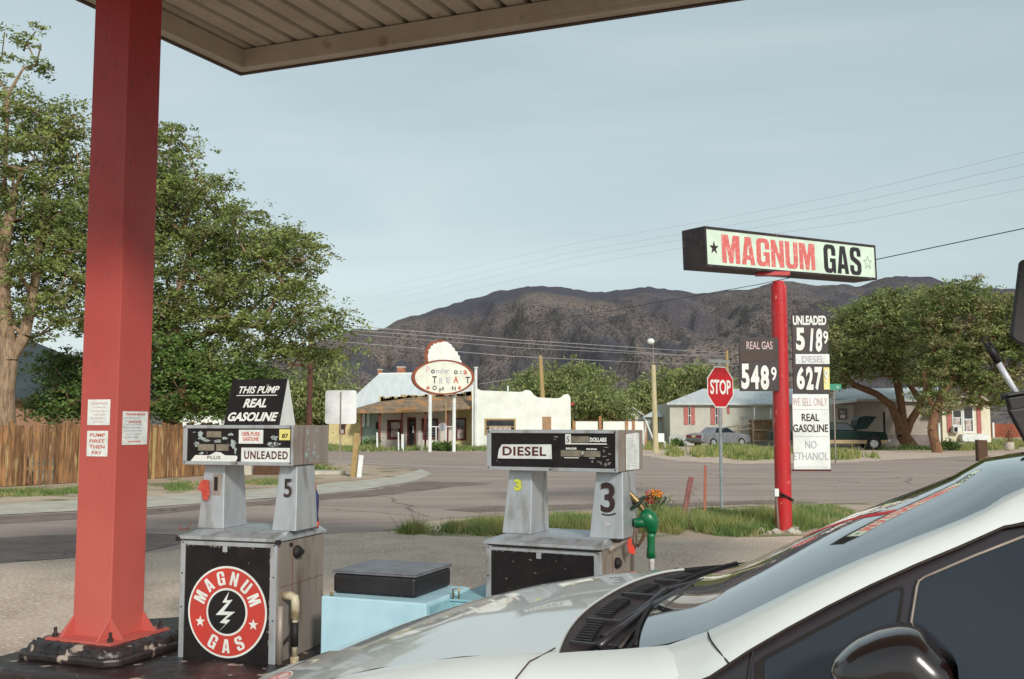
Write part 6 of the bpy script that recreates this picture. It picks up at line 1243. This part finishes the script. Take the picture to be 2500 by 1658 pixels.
# windshield from the crease of the near pillar, mirrored
Kuv = [(1634, 1571, .70), (1690, 1552, .695), (1745, 1534, .69), (1868, 1475, .675), (1983, 1420, .655), (2097, 1364, .635), (2212, 1326, .615), (2327, 1280, .595), (2410, 1240, .58), (2500, 1192, .562)]
def pfit(pp, w0=None):
    A_ = np.array(pp, float); c1 = np.polyfit(A_[:, 0]-2000, A_[:, 1], 4); c2 = np.polyfit(A_[:, 0]-2000, A_[:, 2], 2); return [(u_, np.polyval(c1, u_-2000), np.polyval(c2, u_-2000)) for u_ in A_[:, 0]]
Kuv = pfit(Kuv); K = [cy(*p) for p in Kuv]; base0 = cz(1560, 1583, .995); K = [cy(1560, 1584, .70)]+K
K += [np.array([-.34, .55, K[-1][2]+.022])]
wsr = []
for i, p in enumerate(K):
    t_ = i/(len(K)-1); row = []
    for s_ in np.linspace(-1, 1, 21):
        b = (1-s_*s_); row.append((p[0]+b*(.11-.04*t_), p[1]*s_, p[2]+b*(.012+.016*t_)))
    wsr.append(row)
mb = MB(); mb.grid(wsr); ws = mb.build('windshield', M_ws, car, smooth=True)
Luv = [(1718, 1658, .82), (1775, 1620, .80), (1830, 1586, .785), (1944, 1521, .755), (2059, 1460, .73), (2174, 1402, .705), (2289, 1356.5, .68), (2404, 1307, .65), (2500, 1272, .628)]
Luv = pfit(Luv); Lp = [cy(*p) for p in Luv]
Kx = K+[np.array([-.7, .545, 1.54]), np.array([-1.2, .535, 1.53]), np.array([-1.6, .51, 1.47]), np.array([-1.85, .47, 1.33])]
Lx = Lp+[np.array([-.45, .62, 1.44]), np.array([-.8, .625, 1.46]), np.array([-1.2, .62, 1.44]), np.array([-1.6, .61, 1.37]), np.array([-1.85, .6, 1.2])]
def resamp(pts, n):
    pts = np.array(pts); d = np.r_[0, np.cumsum(np.linalg.norm(np.diff(pts, axis=0), axis=1))]; t_ = np.linspace(0, d[-1], n); return np.stack([np.interp(t_, d, pts[:, k]) for k in range(3)], 1)
def sm(pts, n):
    """Catmull-Rom through the points"""
    pts = [np.array(p, float) for p in pts]; out = []
    for i in range(len(pts)-1):
        p0, p1, p2, p3 = pts[max(i-1, 0)], pts[i], pts[i+1], pts[min(i+2, len(pts)-1)]
        for k in range(6): t_ = k/6; out.append(.5*((2*p1)+(-p0+p2)*t_+(2*p0-5*p1+4*p2-p3)*t_*t_+(-p0+3*p1-3*p2+p3)*t_**3))
    out.append(pts[-1]); return resamp(out, n)
Ks, Ls_ = sm(Kx[1:], 50), sm([np.array([.72, .80, .93])]+list(Lx), 50)
Ks[0] += np.array([.02, 0, -.012])
for sgn_ in (1, -1):
    fl = lambda p: (p[0], p[1]*sgn_, p[2])
    mb = MB(); mid = [(Ks[i]*.62+Ls_[i]*.38)+np.array([0, .016, .012]) for i in range(50)]; mid0 = [(Ks[i]*.93+Ls_[i]*.07)+np.array([0, .002, .008]) for i in range(50)]
    low = [Ls_[i]+np.array([0, .003, 0]) for i in range(50)]; mid2 = [(Ks[i]*.2+Ls_[i]*.8)+np.array([0, .012, .006]) for i in range(50)]
    edge = [Ks[i]+np.array([0, -.004, -.006]) for i in range(50)]
    mb.grid([[fl(p) for p in r_] for r_ in (edge, Ks, mid0, mid, mid2, low)]); mb.build('roof_pillar', M_car, car, smooth=True)
rfr = []
Kr = [K[-1]]+Kx[len(K):]
for i, p in enumerate(sm(Kr, 12)):
    rfr.append([(p[0]+(.08*(1-s_*s_) if i < 3 else .02)*(1 if i < 11 else 0), p[1]*s_, p[2]+.03*(1-s_*s_)+.002) for s_ in np.linspace(-1, 1, 15)])
mb = MB(); mb.grid(rfr); mb.build('roof', M_car, car, smooth=True)
mb = MB(); mb.hexa([(-1.86, -.6, 1.02), (-1.8, -.6, 1.02), (-1.8, .6, 1.02), (-1.86, .6, 1.02)], [(-1.86, -.46, 1.34), (-1.8, -.46, 1.34), (-1.8, .46, 1.34), (-1.86, .46, 1.34)]); mb.build('rear_window', M_sg, car)
# side glazing
def ysd(z): return .80-.45*(z-1.01)
def onside(u, v, off=0):
    d = cray(u, v); k = .45; a = .80+off+.45*1.01   # y + k z = a
    t_ = (a-eye2[1]-k*eye2[2])/(d[1]+k*d[2]); return eye2+d*t_
for sgn_ in (1, -1):
    fl = lambda p: (p[0], p[1]*sgn_, p[2])
    top = Ls_; bot = [np.array([p[0], ysd(belt(p[0])-.01)-.004, belt(p[0])-.012]) for p in top]; top2 = [np.array([p[0], min(p[1], ysd(p[2]))-.001, p[2]+.003]) for p in top]
    mb = MB(); mb.grid([[fl(p) for p in top2], [fl(p) for p in bot]]); mb.build('window_trim', M_trim, car, smooth=False)
    def pane(name, uvs, m, off, extra=()):
        pts = [onside(u, v, off) for u, v in uvs]+[np.array(e) for e in extra]; mb = MB(); mb.add([fl(p) for p in pts], [tuple(range(len(pts)))]); return mb.build(name, m, car)
    pane('quarter_gap', [(1843, 1618), (1868, 1599), (2100, 1476), (2185, 1434), (2203, 1432), (2208, 1441), (2195, 1532), (2172, 1700), (1846, 1700)], M_shade, .002)
    pane('quarter_window', [(1866, 1622), (1872, 1610), (2100, 1487), (2186, 1442), (2196, 1441), (2199, 1448), (2185, 1532), (2160, 1700), (1866, 1700)], M_sg, .004)
    bl = [(-.75, ysd(.975)+.003, .975)]; tl = [(-.75, ysd(1.38)+.003, 1.38)]
    pane('door_window', [(2224, 1532), (2240, 1424), (2250, 1412), (2380, 1352), (2500, 1305)], M_sg, .003, tl+bl+[(.0, ysd(.96)+.003, .96)])
    pane('rear_door_window', [], M_sg, .003, [(-.8, ysd(1.38)+.003, 1.38), (-1.5, ysd(1.3)+.003, 1.30), (-1.6, ysd(1.0)+.003, 1.0), (-.8, ysd(.975)+.003, .975)])
    mb = MB(); mb.tube([fl(onside(u, v, .006)) for u, v in [(2500, 1309), (2380, 1356), (2258, 1408), (2243, 1418), (2238, 1432), (2222, 1532), (2200, 1690)]], .0035, 6); mb.build('window_seal', M_steel2 if sgn_ > 0 else M_trim, car, smooth=True)
    mb = MB(); mb.tube([fl(onside(u, v, .003)) for u, v in [(1839, 1580), (1832, 1620), (1820, 1700)]], .003, 6); mb.tube([fl(q) for q in sm([np.array(sorted(rw_, key=lambda q: abs(q[0]-xx_))[0])+np.array([0, .003, .001]) for rw_, xx_ in ((Ks, .545), (mid, .515), (low, .47))], 9)], .0022, 5); mb.build('panel_gap', M_rubber, car)
    # pillar edge moulding
    mb = MB(); mb.tube([fl(p+np.array([0, .003, -.003])) for p in Ls_[::2]], .0045, 6); mb.build('edge_moulding', mat('brown_black', (46, 34, 30), rough=.4), car, smooth=True)
    # door mirror
    sil = [(2025, 1623), (2042, 1599), (2084.5, 1566), (2148, 1542), (2201, 1534), (2243, 1538), (2264, 1553), (2296, 1583), (2334, 1620), (2343, 1645), (2340, 1690), (2300, 1730), (2220, 1745), (2120, 1735), (2050, 1690), (2028, 1655)]
    ctr = cy(2200, 1640, 1.0); S0 = [cy(u, v, 1.0) for u, v in sil]; S0 = resamp(S0+[S0[0]], 33)[:-1]; rws = []
    for y_, k in ((.845, .55), (.87, .8), (.91, .95), (.96, 1.0), (1.0, 1.0), (1.035, .965), (1.06, .90), (1.078, .78), (1.088, .6), (1.094, .35), (1.095, .1)):
        rws.append([fl((ctr[0]+(p[0]-ctr[0])*k, y_, ctr[2]+(p[2]-ctr[2])*k-.012*(1-k))) for p in S0])
    mb = MB(); mb.grid(rws, closed=True); dm = mb.build('door_mirror', M_mirr, car, smooth=True)
    mb = MB(); mb.tube([fl((.12, .80, .96)), fl((.11, .88, 1.0))], [.05, .035], 10); mb.build('mirror_arm', M_trim, dm, smooth=True)
    mb = MB(); mb.add([fl((ctr[0]-.115, .89, ctr[2]-.05)), fl((ctr[0]-.115, 1.06, ctr[2]-.04)), fl((ctr[0]-.11, 1.06, ctr[2]+.06)), fl((ctr[0]-.11, .89, ctr[2]+.07))], [(0, 1, 2, 3)]); mb.build('mirror_glass', M_ws, dm)
# hood shut line across the fender
mb = MB()
for sgn_ in (1, -1): mb.tube([(x_, sgn_*y_, z_+.004) for x_, y_, z_ in [(.985, .672, zh(.985, .672)), (1.01, .71, 1.0), (1.03, .75, .992), (1.05, .795, .958), (1.06, .835, .89)]], .0022, 5)
sl_ = mb.build('shut_line', M_brown, hood)
# cowl, grille slots and wipers
K0x, K0z = K[0][0], K[0][2]
mb = MB(); rws = []
for t_ in np.linspace(0, 1, 9):
    row = []
    for s_ in np.linspace(-1, 1, 25):
        yy = s_*.695; xa = xr(yy)+.01; b = 1-s_*s_; xb_ = K0x+b*.10; x_ = xa+(xb_-xa)*t_; za = zh(xr(yy), yy)-.009; zb_ = K0z-.004+b*.012
        row.append((x_, yy, za+(zb_-za)*t_-.035*math.sin(math.pi*t_)))
    rws.append(row)
mb.grid(rws); cw = mb.build('cowl', M_cowl, car, smooth=True)
mb = MB()
for k in range(44):
    yy = -.62+k*.028
    if k % 11 in (9, 10): continue
    xa = xr(yy)-.03; b = 1-(yy/.695)**2; mb.box(xa-.05, xa, yy, yy+.009, .98+b*.012, 1.004+b*.02)
mb.build('cowl_grille', M_blackpl, cw)
for yy in (-.42, -.1, .3, .56):
    b = 1-(yy/.695)**2; mb = MB(); mb.box(K0x+.1*b+.02, xr(yy)-.02, yy, yy+.014, .96+b*.012, 1.008+b*.018); mb.build('cowl_rib', M_trim, cw, bevel=.003)
mb = MB(); mb.tube([(K0x+.012+.10*(1-(s_/.695)**2), s_, K0z+.004+.012*(1-(s_/.695)**2)) for s_ in np.linspace(-.68, .68, 17)], .006, 8); mb.build('cowl_seal', M_rubber, cw, smooth=True)
def wiper(ps, pb, pivot):
    mb = MB(); mb.tube(ps, [.012, .010, .009, .007][:len(ps)], 8); mb.lathe([(.022, 0), (.022, .03), (.014, .04)], pivot, 12); o = mb.build('wiper', M_trim, car, smooth=True); mb = MB(); mb.tube(pb, .006, 6); mb.tube([(p[0]-.012, p[1], p[2]-.008) for p in pb], .003, 4); mb.build('wiper_blade', mat('wiper_rubber', (80, 70, 62), (60, 52, 48), rough=.5), o, smooth=True)
A1 = [cz(1462, 1578, 1.022), cz(1520, 1530, 1.044), cz(1590, 1478, 1.057), cz(1660, 1440, 1.067)]; wiper(A1, [cz(1512, 1582, 1.022), cz(1560, 1530, 1.042), cz(1615, 1478, 1.057), cz(1690, 1425, 1.082)], (A1[0][0], A1[0][1], .97))
A2 = [cz(1475, 1555, 1.017), cz(1560, 1495, 1.040), cz(1625, 1440, 1.062), cz(1720, 1415, 1.072)]; wiper(A2, [cz(1540, 1583, 1.032), cz(1568, 1545, 1.042), cz(1630, 1480, 1.067), cz(1665, 1450, 1.077)], (A2[0][0]+.01, A2[0][1]-.35, .97))
# wheels
for x_ in (1.68, -1.2):
    for y_ in (-.76, .76): wheel(car, x_, y_, .31, .2)
for sgn_ in (1, -1):
    mb = MB()
    for x_ in (1.68, -1.2): mb.lathe([(.36, -.004), (.36, .004)], (x_, sgn_*.886, .33), 24, 'y')
    mb.build('wheel_arch', M_rubber, car)
    for x_ in (.05, -.85): mb = MB(); mb.tube([(x_-.2, sgn_*.885, .82), (x_-.17, sgn_*.905, .825), (x_-.05, sgn_*.905, .825), (x_-.02, sgn_*.885, .82)], .012, 8); mb.build('door_handle', M_car, car, smooth=True)
# ---------------------------------------------------------------- window washing station beside the car
Yk = 5.0; q0 = P(2520, 960, Yk); wsn = thing('washing_station', 'black plastic windshield washing station at the right edge above the car roof', 'dispenser', (q0[0]+.12, Yk, 0))
def kbox(name, pts, y0, y1, m, par=wsn, bevel=.01):
    mb = MB(); mb.prism([(P(u, v, Yk)[0], P(u, v, Yk)[2]) for u, v in pts], y0, y1); return mb.build(name, m, par, world=True, bevel=bevel)
kbox('bucket_rim', [(2453, 962), (2620, 936), (2620, 944), (2455, 970)], Yk-.02, Yk+.06, M_blackpl)
kbox('bucket', [(2459, 970), (2620, 946), (2620, 1010), (2470, 1012)], Yk, Yk+.04, M_blackpl)
kbox('bucket_base', [(2455, 1001), (2620, 975), (2640, 1180), (2545, 1150), (2500, 1085), (2470, 1030)], Yk-.03, Yk-.001, M_blackpl)
kbox('towel_dispenser', [(2492, 640), (2500, 633), (2640, 625), (2640, 850), (2500, 842), (2478, 832), (2470, 818)], Yk+.0, Yk+.03, M_blackpl, bevel=.008)
mb = MB(); mb.tube([(q0[0]+.28, Yk+.15, .2), (q0[0]+.28, Yk+.15, 2.7)], .05, 12); mb.build('stand_post', M_redpole, wsn, world=True, smooth=True)
sq = thing('squeegee', 'squeegee with black grip and white shaft standing in the black washing bucket', 'squeegee', P(2480, 955, Yk+.06))
a_, b_, c_ = P(2407, 832, Yk+.06), P(2437, 885, Yk+.06), P(2490, 975, Yk+.06)
mb = MB(); mb.tube([b_, c_], .0145, 10); mb.build('shaft', mat('white_shaft', (226, 228, 236), rough=.3), sq, world=True, smooth=True)
mb = MB(); mb.tube([a_+(b_-a_)*.12, b_], [.019, .021], 10); th_ = [a_+np.array([.016*math.cos(k*.7), 0, .016*math.sin(k*.7)]) for k in range(10)]; mb.tube(th_, .006, 6); mb.build('grip', M_blackpl, sq, world=True, smooth=True)
d_ = (c_-b_)/np.linalg.norm(c_-b_); mb = MB(); mb.hexa([c_+np.array([-.08, -.01, 0]), c_+np.array([.08, -.01, 0]), c_+np.array([.08, .03, 0]), c_+np.array([-.08, .03, 0])], [c_+np.array([-.08, -.01, .03]), c_+np.array([.08, -.01, .03]), c_+np.array([.08, .03, .03]), c_+np.array([-.08, .03, .03])]); mb.build('sponge', M_rubber, sq, world=True)
